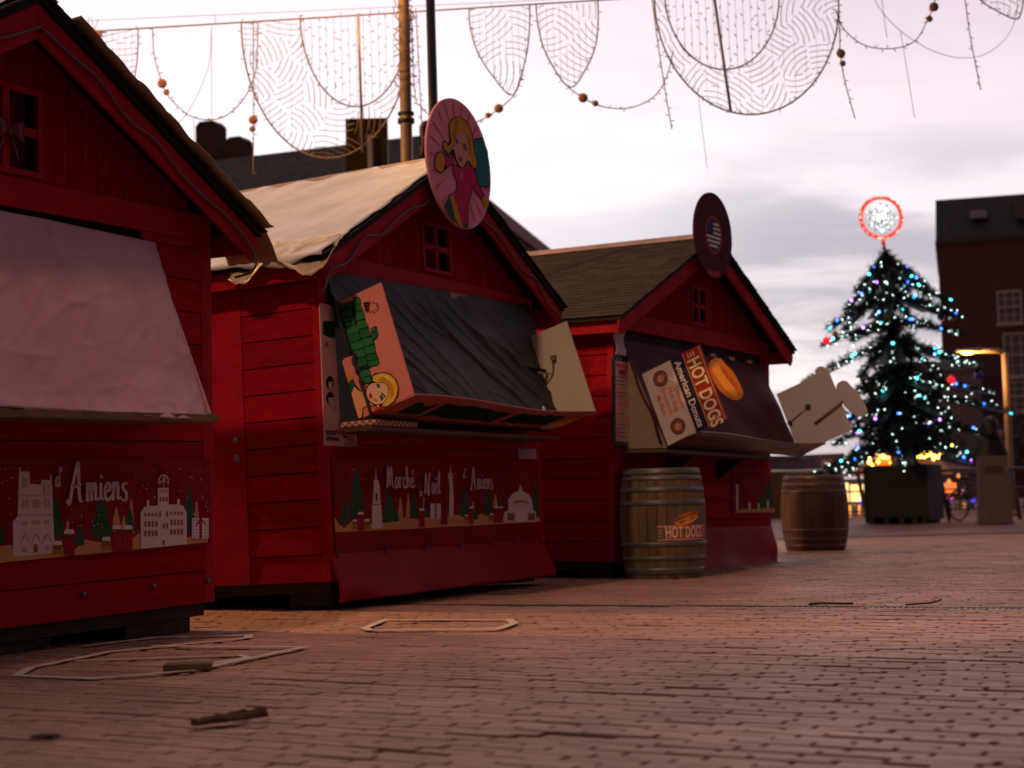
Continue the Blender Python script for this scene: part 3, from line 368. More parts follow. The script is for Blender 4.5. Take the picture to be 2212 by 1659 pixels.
ART_b1="gold 2076 668 2064 648 2062 628 2052 608 2051 588 2043 568 2041 547 2054 538 2094 537 2107 544 2106 565 2098 586 2097 606 2089 627 2087 648|gold 2128 617 2118 604 2117 590 2109 577 2109 563 2101 550 2101 536 2112 529 2143 528 2154 534 2154 548 2147 562 2146 576 2139 590 2138 603|gold 1741 616 1732 598 1731 579 1724 561 1724 543 1718 525 1718 506 1726 501 1753 499 1761 504 1762 523 1756 542 1756 560 1749 579 1749 597|gold 2685 684 2674 659 2673 632 2664 606 2664 580 2656 554 2656 528 2666 522 2698 520 2709 526 2710 552 2703 579 2703 605 2695 632 2695 658|gold 2183 707 2173 678 2172 649 2163 620 2163 591 2155 563 2155 534 2165 527 2197 526 2208 531 2208 560 2201 590 2201 619 2194 648 2193 677|gold 1270 507 1329 511 1389 514 1408 469 1637 460 1658 494 1789 471 1856 516 1901 505 1969 494 2038 474 2193 507 2242 530 2247 455 2598 460 2602 487 2649 494 2770 506 2772 455 1968 444 1328 436 1269 434|tree 1663 740 1646 709 1639 677 1627 646 1621 614 1610 583 1606 551 1628 536 1694 533 1717 546 1713 578 1702 611 1697 643 1685 676 1679 708|tree 1823 585 1812 570 1810 555 1802 540 1801 525 1793 510 1792 495 1804 487 1840 485 1852 492 1852 507 1844 523 1843 538 1835 554 1833 569|tree 1972 733 1951 700 1941 667 1926 635 1919 602 1905 570 1899 537 1927 519 2012 514 2041 531 2035 564 2022 598 2015 632 2001 666 1992 699|tree 2173 657 2160 639 2157 620 2147 602 2144 584 2135 566 2133 547 2148 537 2195 535 2210 544 2209 562 2200 582 2198 600 2189 619 2186 638|tree 2624 773 2607 733 2602 693 2589 652 2585 612 2574 572 2570 532 2590 520 2650 517 2670 528 2668 569 2658 610 2655 650 2643 692 2639 732|tree 1329 602 1322 589 1322 577 1317 564 1317 552 1312 540 1313 527 1319 523 1338 522 1345 526 1346 538 1340 551 1341 563 1336 576 1336 589|tree 1290 723 1280 686 1278 649 1270 612 1268 574 1261 537 1260 500 1271 492 1307 490 1319 497 1318 534 1311 572 1310 610 1302 648 1300 685|snowb 1434 847 1498 847 1500 790 1571 784 1571 807 1640 803 1647 635 1656 478 1637 462 1396 458 1395 618 1425 643 1429 750|snowb 1437 868 1442 868 1444 847 1434 847|snowb 1631 831 1638 831 1640 803 1629 804|tan 1450 619 1483 618 1483 599 1450 600|tan 1508 619 1564 616 1564 598 1508 600|tan 1587 620 1621 619 1621 599 1587 600|tan 1454 818 1482 818 1482 772 1453 772|tan 1582 793 1599 792 1599 738 1582 738|tan 1610 788 1627 788 1626 733 1609 734|tan 1449 719 1467 718 1467 676 1448 677|tan 1473 718 1490 718 1490 675 1473 676|tan 1586 719 1603 718 1602 676 1586 676|tan 1609 718 1626 718 1626 675 1609 675|tan 1449 497 1478 496 1478 474 1449 476|tan 1592 499 1622 497 1622 476 1592 478|brown 1521 509 1547 507 1547 470 1521 472|tan 1430 651 1645 643 1645 638 1430 645|tan 1431 738 1645 733 1645 728 1431 734|tan 1507 698 1515 715 1538 721 1563 712 1569 694 1560 678 1537 673 1514 682|tan 1439 509 1448 539 1470 565 1493 537 1501 510 1490 526 1470 554 1452 529|tan 1507 506 1515 536 1538 562 1561 534 1569 506 1559 522 1538 550 1519 526|tan 1576 502 1584 533 1608 559 1631 530 1639 503 1629 519 1608 547 1588 522|snow2 1722 569 1777 567 1786 545 1713 549|redcab 1713 549 1786 545 1785 440 1712 444|ink2 1721 539 1734 538 1734 521 1721 522|ink2 1742 538 1755 537 1755 520 1742 521|ink2 1762 537 1776 536 1775 519 1762 520|snow2 1650 518 1696 516 1704 497 1642 500|ochre 1642 500 1704 497 1703 452 1642 456|ink2 1650 492 1660 491 1660 477 1649 478|ink2 1667 491 1678 490 1678 476 1666 477|ink2 1684 490 1695 490 1695 475 1684 476|snow2 1977 522 2025 519 2033 501 1969 504|ochre 1969 504 2033 501 2032 454 1968 457|ink2 1977 496 1988 495 1988 481 1976 482|ink2 1994 495 2006 494 2006 480 1994 481|ink2 2012 494 2024 494 2023 479 2012 480|snow2 2051 575 2104 573 2112 553 2043 556|redcab 2043 556 2112 553 2111 444 2041 448|ink2 2051 547 2063 547 2063 531 2051 532|ink2 2070 546 2083 546 2082 530 2070 531|ink2 2090 546 2102 545 2102 530 2090 530|snow2 2125 572 2180 570 2189 549 2116 552|redcab 2116 552 2189 549 2187 443 2114 447|ink2 2124 543 2137 542 2137 526 2124 527|ink2 2144 542 2158 542 2158 526 2144 526|ink2 2165 541 2178 541 2178 524 2165 525|snowb 2247 630 2274 658 2292 658 2293 691 2313 691 2312 661 2377 663 2378 752 2461 751 2460 665 2526 663 2527 691 2546 690 2546 661 2572 657 2600 618 2598 453 2246 448|brown 2274 627 2291 627 2291 610 2273 610|brown 2470 627 2488 626 2488 611 2470 612|brown 2301 626 2318 626 2318 609 2300 609|brown 2498 626 2516 626 2515 610 2497 611|brown 2328 625 2345 625 2345 608 2328 608|brown 2525 625 2543 625 2543 609 2524 610|brown 2355 624 2373 624 2373 607 2355 607|brown 2552 624 2570 624 2570 608 2552 609|brown 2273 587 2290 586 2290 556 2273 557|brown 2470 586 2488 585 2488 556 2470 557|brown 2300 586 2317 585 2317 555 2300 556|brown 2497 585 2515 584 2514 555 2496 556|brown 2327 585 2345 584 2344 554 2327 555|brown 2524 584 2542 583 2542 554 2524 555|brown 2355 584 2372 583 2372 553 2354 553|brown 2551 583 2570 582 2569 553 2551 554|brown 2272 540 2290 539 2289 509 2272 510|brown 2469 538 2487 538 2487 508 2469 509|brown 2300 539 2317 538 2316 508 2299 509|brown 2496 537 2514 536 2514 507 2496 508|brown 2327 538 2344 537 2344 507 2326 507|brown 2523 536 2541 535 2541 506 2523 507|brown 2354 536 2372 536 2371 505 2354 506|brown 2550 535 2569 534 2568 505 2550 505|brown 2390 705 2403 705 2403 682 2390 682|brown 2414 705 2427 704 2427 681 2414 682|brown 2438 704 2451 704 2451 681 2438 681|tan 2387 744 2454 742 2454 728 2387 730|brown 2410 484 2425 483 2425 457 2410 458|brown 2414 571 2426 571 2426 542 2413 542|brown 2439 572 2452 571 2451 542 2439 543|brown 2387 632 2399 631 2399 604 2386 605|brown 2440 630 2453 629 2452 604 2440 604|snowb 2383 768 2380 777 2386 778 2389 770|snowb 2380 777 2379 786 2385 786 2386 778|snowb 2379 786 2381 795 2387 793 2385 786|snowb 2381 795 2385 803 2390 800 2387 793|snowb 2385 803 2392 810 2396 806 2390 800|snowb 2392 810 2400 815 2403 811 2396 806|snowb 2400 815 2410 819 2411 814 2403 811|snowb 2410 819 2420 820 2420 814 2411 814|snowb 2420 820 2430 818 2428 813 2420 814|snowb 2430 818 2440 815 2436 810 2428 813|snowb 2440 815 2448 809 2443 806 2436 810|snowb 2448 809 2454 802 2449 799 2443 806|snowb 2454 802 2458 794 2452 792 2449 799|snowb 2458 794 2460 784 2454 784 2452 792|snowb 2460 784 2459 775 2453 777 2454 784|snowb 2459 775 2455 767 2450 769 2453 777|snowb 2384 774 2442 810 2448 809 2389 772|snowb 2450 773 2392 811 2397 810 2455 771|snowb 2417 819 2416 754 2421 753 2422 817|snowb 2381 787 2452 784 2458 783 2386 785|snow2 2637 588 2775 583 2773 475 2635 482|redcab 2698 592 2720 591 2718 478 2696 478|redcab 2706 586 2665 550 2673 543 2709 574 2746 546 2754 552|greydot 2647 579 2655 579 2655 573 2647 573|greydot 2647 563 2655 562 2655 556 2647 557|greydot 2647 546 2655 546 2655 540 2647 540|greydot 2646 530 2654 529 2654 523 2646 524|greydot 2646 513 2654 513 2654 507 2646 507|greydot 2646 497 2654 496 2654 490 2646 490|greydot 2670 578 2678 578 2678 572 2670 572|greydot 2670 562 2678 562 2678 555 2670 556|greydot 2669 545 2677 545 2677 539 2669 539|greydot 2669 529 2677 528 2677 522 2669 523|greydot 2669 512 2677 512 2677 506 2669 506|greydot 2669 496 2677 495 2676 489 2668 490|greydot 2693 578 2701 577 2701 571 2692 571|greydot 2692 561 2700 561 2700 554 2692 555|greydot 2692 544 2700 544 2700 538 2692 538|greydot 2692 528 2700 527 2700 521 2692 522|greydot 2692 511 2700 511 2700 505 2691 505|greydot 2691 494 2699 494 2699 488 2691 488|greydot 2738 576 2746 575 2746 569 2738 570|greydot 2738 559 2746 559 2746 553 2738 553|greydot 2738 542 2746 542 2746 536 2738 536|greydot 2738 526 2746 525 2746 519 2738 520|greydot 2737 509 2745 509 2745 502 2737 503|greydot 2737 492 2745 492 2745 486 2737 486|greydot 2762 575 2770 574 2770 568 2761 569|greydot 2761 558 2769 558 2769 552 2761 552|greydot 2761 541 2769 541 2769 535 2761 535|greydot 2761 525 2769 524 2769 518 2760 518|greydot 2760 508 2768 508 2768 501 2760 502|greydot 2760 491 2768 491 2768 485 2760 485|snow2 2688 548 2691 549 2693 548 2691 546|snow2 1204 770 1206 771 1208 769 1206 768|snow2 1239 715 1244 718 1248 714 1244 711|snow2 2204 823 2209 826 2214 823 2209 820|snow2 2042 563 2046 566 2050 563 2046 560|snow2 2283 751 2288 754 2293 751 2288 748|snow2 2635 561 2639 563 2642 560 2639 558|snow2 2315 702 2318 703 2320 702 2318 700|snow2 1193 854 1195 856 1197 854 1195 853|snow2 1358 724 1362 727 1365 724 1362 721|snow2 1819 627 1822 630 1825 627 1822 625|snow2 1386 600 1389 602 1393 599 1389 597|snow2 1666 756 1670 758 1673 756 1670 753|snow2 1136 816 1140 819 1144 816 1140 813|snow2 1335 736 1337 738 1339 736 1337 734|snow2 1172 845 1174 846 1176 845 1174 844|snow2 1164 744 1167 746 1169 744 1167 742|snow2 2222 851 2225 853 2228 851 2225 849|snow2 2705 786 2707 788 2710 786 2707 784|snow2 1306 861 1310 864 1313 861 1310 858|snow2 1820 571 1823 572 1826 570 1823 569|snow2 2180 543 2184 546 2188 543 2184 540|snow2 1140 869 1142 871 1143 869 1142 868|snow2 1374 865 1376 866 1378 865 1376 864|snow2 2134 568 2136 570 2139 568 2136 566|snow2 2717 694 2722 697 2727 694 2722 690|snow2 2609 534 2611 535 2613 534 2611 533|snow2 2668 833 2671 835 2674 833 2671 831|snow2 2485 826 2489 828 2492 826 2489 824|snow2 2631 803 2636 806 2641 803 2636 800|snow2 1963 568 1966 570 1969 567 1966 565|snow2 2355 702 2358 704 2361 702 2358 700|snow2 1371 655 1374 658 1377 655 1374 652|snow2 2233 737 2236 740 2240 737 2236 735|snow2 1350 659 1351 660 1353 659 1351 658|snow2 1822 627 1826 630 1830 627 1826 624|snow2 1267 805 1271 808 1275 805 1271 802|snow2 2111 576 2116 579 2121 576 2116 573|snow2 1794 583 1798 586 1802 583 1798 580|snow2 1232 757 1236 760 1240 757 1236 754|snow2 1280 704 1282 706 1284 704 1282 703|snow2 1246 681 1248 683 1250 681 1248 679|snow2 1200 832 1204 834 1207 832 1204 829|snow2 1747 622 1751 625 1754 622 1751 620|snow2 1400 821 1402 822 1404 821 1402 820|snow2 2442 827 2444 829 2446 827 2444 826|snow2 2704 793 2709 797 2715 793 2709 789|snow2 1253 736 1255 738 1257 736 1255 735|snow2 2111 615 2116 618 2120 615 2115 612|snow2 2420 795 2424 798 2428 795 2424 793|snow2 1820 637 1822 638 1824 637 1822 635|snow2 1231 711 1235 713 1238 710 1235 708|snow2 1753 665 1756 667 1760 664 1756 662|snow2 2762 744 2766 746 2769 743 2766 741|snow2 1251 811 1253 813 1255 811 1253 810|snow2 2632 608 2638 612 2643 608 2638 605|snow2 2740 645 2746 649 2752 645 2746 641|snow2 2664 545 2670 548 2675 544 2670 541|snow2 1851 621 1854 623 1857 621 1854 619|snow2 2762 535 2765 536 2768 534 2765 532|snow2 2645 799 2647 801 2650 799 2647 798|snow2 2254 768 2257 771 2261 768 2257 766|snow2 2294 774 2298 776 2301 774 2298 771|snow2 2298 770 2301 771 2303 770 2301 768|snow2 1240 831 1244 834 1248 831 1244 828|snow2 2210 539 2216 543 2221 539 2216 535|snow2 2534 735 2536 737 2539 735 2536 734|snow2 1655 603 1657 605 1660 603 1657 601|snow2 1815 586 1820 589 1824 585 1820 582|snow2 2407 863 2410 865 2412 863 2410 862|snow2 1367 861 1370 862 1372 861 1370 859|snow2 2336 708 2341 712 2347 708 2341 704|snow2 1183 822 1185 824 1186 822 1185 821|snow2 1205 714 1206 715 1208 713 1206 712|snow2 2397 723 2400 725 2402 723 2400 721|snow2 1193 749 1197 751 1200 749 1197 746|snow2 2168 562 2172 566 2177 562 2172 559|snow2 1890 601 1894 603 1897 600 1893 598|snow2 1155 686 1159 689 1163 686 1159 683|snow2 2588 701 2592 704 2597 700 2592 698|snow2 2628 578 2633 580 2637 577 2633 575|snow2 1373 820 1377 823 1380 820 1376 817|snow2 2753 668 2757 670 2761 668 2757 666|snow2 2395 711 2401 715 2406 711 2401 707|snow2 1351 780 1354 782 1357 780 1354 778|snow2 1734 600 1738 604 1743 600 1738 597|snow2 2637 648 2639 650 2641 648 2639 647|snow2 2230 560 2232 562 2234 560 2232 559|snow2 1898 579 1903 583 1908 579 1903 576|snow2 2618 801 2621 803 2625 801 2621 798|snow2 2445 757 2448 759 2451 757 2448 755|snow2 2670 530 2673 532 2676 530 2673 528|snow2 1316 800 1320 804 1324 800 1320 797|snow2 1244 808 1246 809 1248 808 1246 806|snow2 1242 718 1246 721 1250 718 1246 715|snow2 2427 865 2430 867 2433 865 2430 863|snow2 2697 839 2700 841 2703 839 2700 837|snow2 1335 600 1337 601 1339 600 1337 598|snow2 2753 622 2758 625 2762 622 2758 619|snow2 1332 860 1336 863 1339 860 1336 857|snow2 1380 818 1384 821 1388 818 1384 815|snow2 2530 848 2536 852 2541 848 2535 845|snow2 1281 759 1285 762 1289 758 1285 755|snow2 1337 838 1340 840 1342 838 1340 836|snow2 2608 838 2611 840 2614 838 2611 836|snow2 2646 512 2652 516 2658 512 2652 508|snow2 2672 692 2677 695 2682 692 2677 689|snow2 2453 797 2457 800 2461 797 2457 794|snow2 2638 565 2641 567 2643 565 2641 563|snow2 2697 566 2700 567 2702 566 2700 564|snow2 1206 584 1208 586 1211 583 1208 581|snow2 2529 826 2531 827 2533 826 2531 824|snow2 2751 619 2755 621 2759 618 2755 616|snow2 2332 836 2336 838 2340 836 2336 833|snow2 2040 546 2046 549 2050 545 2045 542|snow2 1878 633 1881 635 1884 633 1881 631|snow2 2705 703 2709 705 2713 703 2709 700|snow2 1925 585 1930 588 1935 585 1930 581|snow2 1756 601 1760 604 1764 600 1760 598|snow2 1215 620 1217 622 1220 620 1217 618|snow2 2734 733 2737 735 2740 733 2737 731|snow2 1955 581 1959 583 1962 581 1959 578|snow2 1658 778 1662 780 1665 778 1662 776|snow2 2128 577 2132 579 2136 576 2132 574|snow2 1338 809 1341 811 1344 809 1341 807|snow2 1247 780 1249 782 1251 780 1249 779|snow2 1172 717 1176 720 1180 716 1176 713|snow2 1931 630 1936 633 1940 629 1936 626|snow2 1783 653 1786 654 1788 653 1786 651|snow2 2540 733 2543 736 2547 733 2543 731|snow2 2560 765 2563 766 2566 765 2563 763|snow2 1252 869 1254 871 1257 869 1254 867|snow2 1144 630 1146 631 1148 630 1146 628|snow2 2090 650 2094 652 2097 650 2093 647|snow2 1266 581 1270 583 1273 580 1270 578|snow2 1248 744 1252 746 1255 744 1252 741|snow2 2757 840 2759 841 2761 840 2759 838"
ART_b1txt=[(1.652, 0.776), (1.693, 0.779), (1.714, 0.702), (2.177, 0.705), (1.716, 0.869)]
ART_b3="tree 2853 731 2819 708 2814 685 2787 662 2784 640 2758 617 2757 594 2793 581 2904 581 2942 595 2941 618 2917 640 2916 663 2890 686 2886 709|tree 3032 830 2991 795 2981 759 2949 724 2942 689 2913 654 2908 619 2954 602 3095 602 3143 620 3140 655 3112 690 3108 725 3078 760 3071 796|snowb 2565 633 2610 634 2608 570 2563 570|snowb 2773 626 2815 626 2813 567 2771 567|snowb 2994 652 3034 652 3031 567 2991 567|snowb 2294 804 2342 805 2334 562 2287 562|gold 2258 546 2415 570 2790 574 3178 579 3180 541 2257 534"
ART_b3q=[(2.207, 0.896), (3.173, 0.906), (3.18, 0.538), (2.25, 0.531)]
ART_wb="ink 74 1376 69 1359 58 1344 42 1334 25 1330 8 1332 -6 1341 -15 1355 -17 1371 -12 1388 -1 1403 14 1413 32 1418 49 1416 63 1407 71 1393|ink 70 1276 66 1259 55 1244 39 1234 22 1230 5 1233 -9 1242 -18 1256 -20 1272 -15 1289 -4 1304 11 1314 28 1318 46 1316 60 1307 68 1293|dkgreen -21 1755 21 1767 104 1766 226 1764 218 1668 36 1660 -22 1675|ink 18 1732 54 1735 49 1708 18 1705|ink 123 1097 113 1123 149 1198 206 1224 268 1223 301 1177 301 1109 272 1047 214 1019 155 1038|amber 135 1097 128 1124 161 1192 212 1214 260 1212 288 1176 290 1115 260 1061 203 1039 162 1051|skin4 180 1126 214 1174 264 1175 284 1129 274 1074 234 1040 199 1059|lipsd 213 1083 238 1086 243 1075 220 1070|ink 196 1126 217 1129 220 1123 198 1121|ink 248 1130 267 1132 269 1126 249 1124|skin4 205 1056 273 1061 287 1014 317 994 311 975 125 972 201 1006"
ART_wbt=[(-0.041, 1.043), (-0.043, 1.01), (0.089, 1.046), (-0.005, 1.354), (-0.007, 1.255), (-0.015, 1.609), (0.041, 1.573), (0.026, 1.532)]
# ================================================================ ground
BR_L, BR_W = .218, .058
rx = Vector((.868, -.497)); ry = Vector((.497, .868))         # rows run across the square, parallel to the stalls' axis
drA, drB = Vector((-1.26, 10.72)), Vector((8.5, 5.85))
def paving():
    mb_v = []; mb_f = []
    rnd = random.Random(5)
    YM = 24.
    for j in range(-130, 420):
        v0 = j * BR_W
        u = -14 + (j % 3) * BR_L / 3 + rnd.uniform(-.012, .012)
        rowlift = rnd.uniform(-.0025, .0015); gapw = .0032 + (.010 if rnd.random() < .045 else 0)
        wav = rnd.uniform(-.002, .002)
        while u < 19:
            L_ = BR_L + rnd.uniform(-.004, .004); uc = u + L_ / 2; vc = v0 + BR_W / 2
            p = rx * uc + ry * vc
            u += L_
            if not (2.9 < p.y < YM) or abs(p.x) > .37 * p.y + .7: continue
            ab = drB - drA; t_ = (p - drA).dot(ab) / ab.length_squared
            if 0 <= t_ <= 1 and (p - drA - ab * t_).length < .085: continue
            und = noise.noise(Vector((p.x * .8, p.y * .8, 0))) * .004 + noise.noise(Vector((p.x * .25, p.y * .25, 5))) * .006
            z = -.006 + und + rowlift + rnd.gauss(0, .0012) - (.006 if rnd.random() < .02 else 0)
            z = min(z, 0.0)
            g = gapw / 2 + rnd.uniform(0, .0016); ge = .0048 + abs(rnd.gauss(0, .0026)); an = rnd.gauss(0, .006) + wav
            tx, ty = rnd.gauss(0, .007), rnd.gauss(0, .006); ca, sa = math.cos(an), math.sin(an)
            k = len(mb_v)
            for (ins, dz) in ((-.001, -.03), (0, -.003), (.0035, 0)):
                for (a, b) in ((-1, -1), (1, -1), (1, 1), (-1, 1)):
                    lu = a * (L_ / 2 - ge - ins); lv = b * (BR_W / 2 - g - ins)
                    q = p + rx * (lu * ca - lv * sa) + ry * (lu * sa + lv * ca)
                    mb_v.append((q.x, q.y, z + dz + lu * tx + lv * ty))
            for r_ in (0, 4):
                for i in range(4): mb_f.append((k + r_ + i, k + r_ + (i + 1) % 4, k + r_ + 4 + (i + 1) % 4, k + r_ + 4 + i))
            mb_f.append((k + 8, k + 9, k + 10, k + 11))
    me = bpy.data.meshes.new('paving'); me.from_pydata(mb_v, [], mb_f); me.update()
    o = bpy.data.objects.new('brick_paving', me); COL.objects.link(o); me.materials.append(brickm); tag(o, kind='structure')
brickm = mat('clay_paver', (.42, .225, .165), .56, .38, col2=(.27, .145, .10), vscale=1.3, bump=.35, bscale=70, island=.17)
paving()
gm = mat('joint_soil', (.085, .050, .030), .9, .2, col2=(.030, .075, .012), vscale=3.5, bump=.3, bscale=60)
mb = MB(); mb.face([(-12, -1, -.022), (17, -1, -.022), (17, 34, -.022), (-12, 34, -.022)]); o = mb.build('soil_bed', gm); tag(o, kind='structure')
# beyond the modelled bricks the same paving carries on as one sheet to the horizon
farm = bpy.data.materials.new('far_paving'); farm.use_nodes = True
t = farm.node_tree; b = t.nodes['Principled BSDF']; b.inputs['Roughness'].default_value = .7; b.inputs['Specular IOR Level'].default_value = .2
c = t.nodes.new('ShaderNodeTexCoord'); mpn = t.nodes.new('ShaderNodeMapping'); mpn.inputs['Rotation'].default_value = (0, 0, R(29.8))
t.links.new(c.outputs['Object'], mpn.inputs[0])
bk = t.nodes.new('ShaderNodeTexBrick'); bk.inputs['Scale'].default_value = 1; bk.inputs['Brick Width'].default_value = BR_L; bk.inputs['Row Height'].default_value = BR_W
bk.inputs['Mortar Size'].default_value = .003; bk.inputs['Color1'].default_value = (.28, .125, .105, 1); bk.inputs['Color2'].default_value = (.20, .09, .075, 1); bk.inputs['Mortar'].default_value = (.07, .045, .03, 1)
t.links.new(mpn.outputs[0], bk.inputs['Vector'])
nz_ = t.nodes.new('ShaderNodeTexNoise'); nz_.inputs['Scale'].default_value = .5; nz_.inputs['Detail'].default_value = 6; t.links.new(c.outputs['Object'], nz_.inputs['Vector'])
mx = t.nodes.new('ShaderNodeMix'); mx.data_type = 'RGBA'; mx.blend_type = 'MULTIPLY'; mx.inputs[0].default_value = .6
t.links.new(bk.outputs[0], mx.inputs[6]); t.links.new(nz_.outputs[0], mx.inputs[7]); t.links.new(mx.outputs[2], b.inputs['Base Color'])
gc = t.nodes.new('ShaderNodeBrightContrast'); gc.inputs[1].default_value = .03
mb = MB()
XF, YF = 900, 1500
for (x0, y0, x1, y1) in ((-XF, -300, XF, 2), (-XF, 2, -9, 24.4), (14, 2, XF, 24.4), (-XF, 24.4, XF, YF)):
    mb.face([(x0, y0, -.006), (x1, y0, -.006), (x1, y1, -.006), (x0, y1, -.006)])
o = mb.build('ground', farm); tag(o, kind='structure')
# drain channel
mb = MB(); ab = (drB - drA); L_ = ab.length; d2 = ab.normalized(); n2 = Vector((-d2.y, d2.x))
Md = Matrix.Translation((drA.x, drA.y, -.012)) @ Matrix(((d2.x, n2.x, 0, 0), (d2.y, n2.y, 0, 0), (0, 0, 1, 0), (0, 0, 0, 1)))
mb.box((0, -.06, -.03), (L_, .06, -.012)); mb.box((0, -.064, -.012), (L_, -.048, .006), 1); mb.box((0, .048, -.012), (L_, .064, .006), 1)
k = 0.
while k < L_ - .03: mb.box((k, -.047, -.011), (k + .014, .047, .003), 1); k += .034
o = mb.build('drain_channel', [dark, mat('drain_steel', (.16, .16, .18), .35, .5, metal=.6, var=.3, vscale=20)], None, Md); tag(o, kind='structure')

# ---------------------------------------------------------------- tape outlines and litter on the ground
tapem = mat('ground_tape', (.66, .52, .47), .6, .3, var=.3, vscale=14)
def tape(path, w, label, closed=False, m=tapem):
    mb = MB(); P_ = [Vector((*p, 0)) for p in path]
    if closed: P_.append(P_[0])
    for i in range(len(P_) - 1):
        a, b_ = P_[i], P_[i + 1]; d = (b_ - a).normalized(); n = Vector((-d.y, d.x, 0)) * w / 2; h = Vector((0, 0, .0035 + i * .0004))
        a2 = a - d * w * .4; b2 = b_ + d * w * .4
        mb.prism([a2 - n + h, b2 - n + h, b2 + n + h, a2 + n + h], (0, 0, .0009))
    o = mb.build('ground_tape', m); tag(o, label, 'tape', 'tape outlines stuck on the paving'); return o
tape([(-.80, 8.40), (-.74, 8.98), (-.05, 8.74), (-.02, 8.44), (-.10, 8.10), (-.76, 8.22)], .045, 'cream tape ring lying alone on the paving before the middle stall', True)
tape([(-2.08, 7.70), (-1.84, 8.12), (-1.36, 8.12), (-1.33, 7.93), (-1.86, 7.36), (-2.02, 6.68), (-1.98, 6.35), (-1.62, 6.16), (-1.30, 6.36), (-.97, 7.31), (-1.70, 7.56)], .042,
     'large dull white tape zigzag on the paving before the nearest stall')
tape([(-1.90, 6.95), (-1.22, 7.02), (-1.16, 6.90), (-1.34, 6.50)], .030, 'short white tape hook inside the larger zigzag of tape near the wooden offcut')
mb = MB(); mb.prism([(-.095, -.05, 0), (.09, -.06, 0), (.1, .04, 0), (-.08, .055, 0)], (0, 0, .028))
o = mb.build('wood_offcut', mat('offcut_wood', (.16, .10, .045), .7, .3, var=.4, vscale=12), None, Matrix.Translation((-1.32, 6.42, .004)) @ Matrix.Rotation(.2, 4, 'Z'), bevel=.004)
tag(o, 'small flat wood offcut lying on the white tape lines', 'offcut')
def bark(name, loc, rz, L_, w, h, m, label, cat, seed):
    rr = random.Random(seed); mb = MB()
    def fn(u, v):
        x = (u - .5) * L_ * (1 + .06 * noise.noise(Vector((v * 9, seed, 2)))); a = (v - .5) * math.pi * .8; ww = w * (.45 + .55 * math.sin(math.pi * min(max(u * 1.1 - .02, .06), .97)) ** .5) * (1 + .55 * noise.noise(Vector((u * 6, seed, 0)))) * (.45 + .55 * min(1, u * 3))
        return (x + .01 * noise.noise(Vector((v * 5, u * 3, seed))), math.sin(a) * ww * .5 + .012 * math.sin(u * 4), h * math.cos(a) * (1 + .5 * noise.noise(Vector((u * 9, v * 6, seed)))) * (.7 + .5 * u))
    mb.grid(fn, 40, 10)
    o = mb.build(name, m, None, Matrix.Translation(loc) @ Matrix.Rotation(rz, 4, 'Z'), thick=.005); tag(o, label, cat); return o
barkm = mat('bark', (.13, .045, .022), .8, .25, col2=(.05, .02, .012), vscale=25, bump=.6, bscale=80)
bark('bark_piece', (-.862, 4.78, .004), R(38), .235, .06, .026, barkm, 'curled brown piece of bark alone on the paving in the foreground', 'bark', 1)
bark('dead_leaf', (-1.36, 4.62, .001), R(10), .075, .05, .004, mat('leaf_dark', (.04, .025, .018), .8), 'small dark dead leaf on the paving at the lower left', 'leaf', 3)
mb = MB(); mb.tube(catmull([(-.13, -.02, .012), (-.05, .01, .014), (.05, .012, .011), (.12, .02, .010)], 3), .007, 6)
o = mb.build('stick', wooddark, None, Matrix.Translation((1.80, 9.22, 0)) @ Matrix.Rotation(R(-8), 4, 'Z')); tag(o, 'thin dark stick lying along the drain channel', 'stick')
mb = MB(); mb.tube(catmull([(-.10, -.03, .008), (0, -.02, .012), (.07, .01, .02), (.10, .04, .03)], 3), .005, 6)
o = mb.build('twig', wooddark, None, Matrix.Translation((2.28, 9.05, 0)) @ Matrix.Rotation(R(-12), 4, 'Z')); tag(o, 'curved dark twig on the drain channel, right of the stick', 'stick')
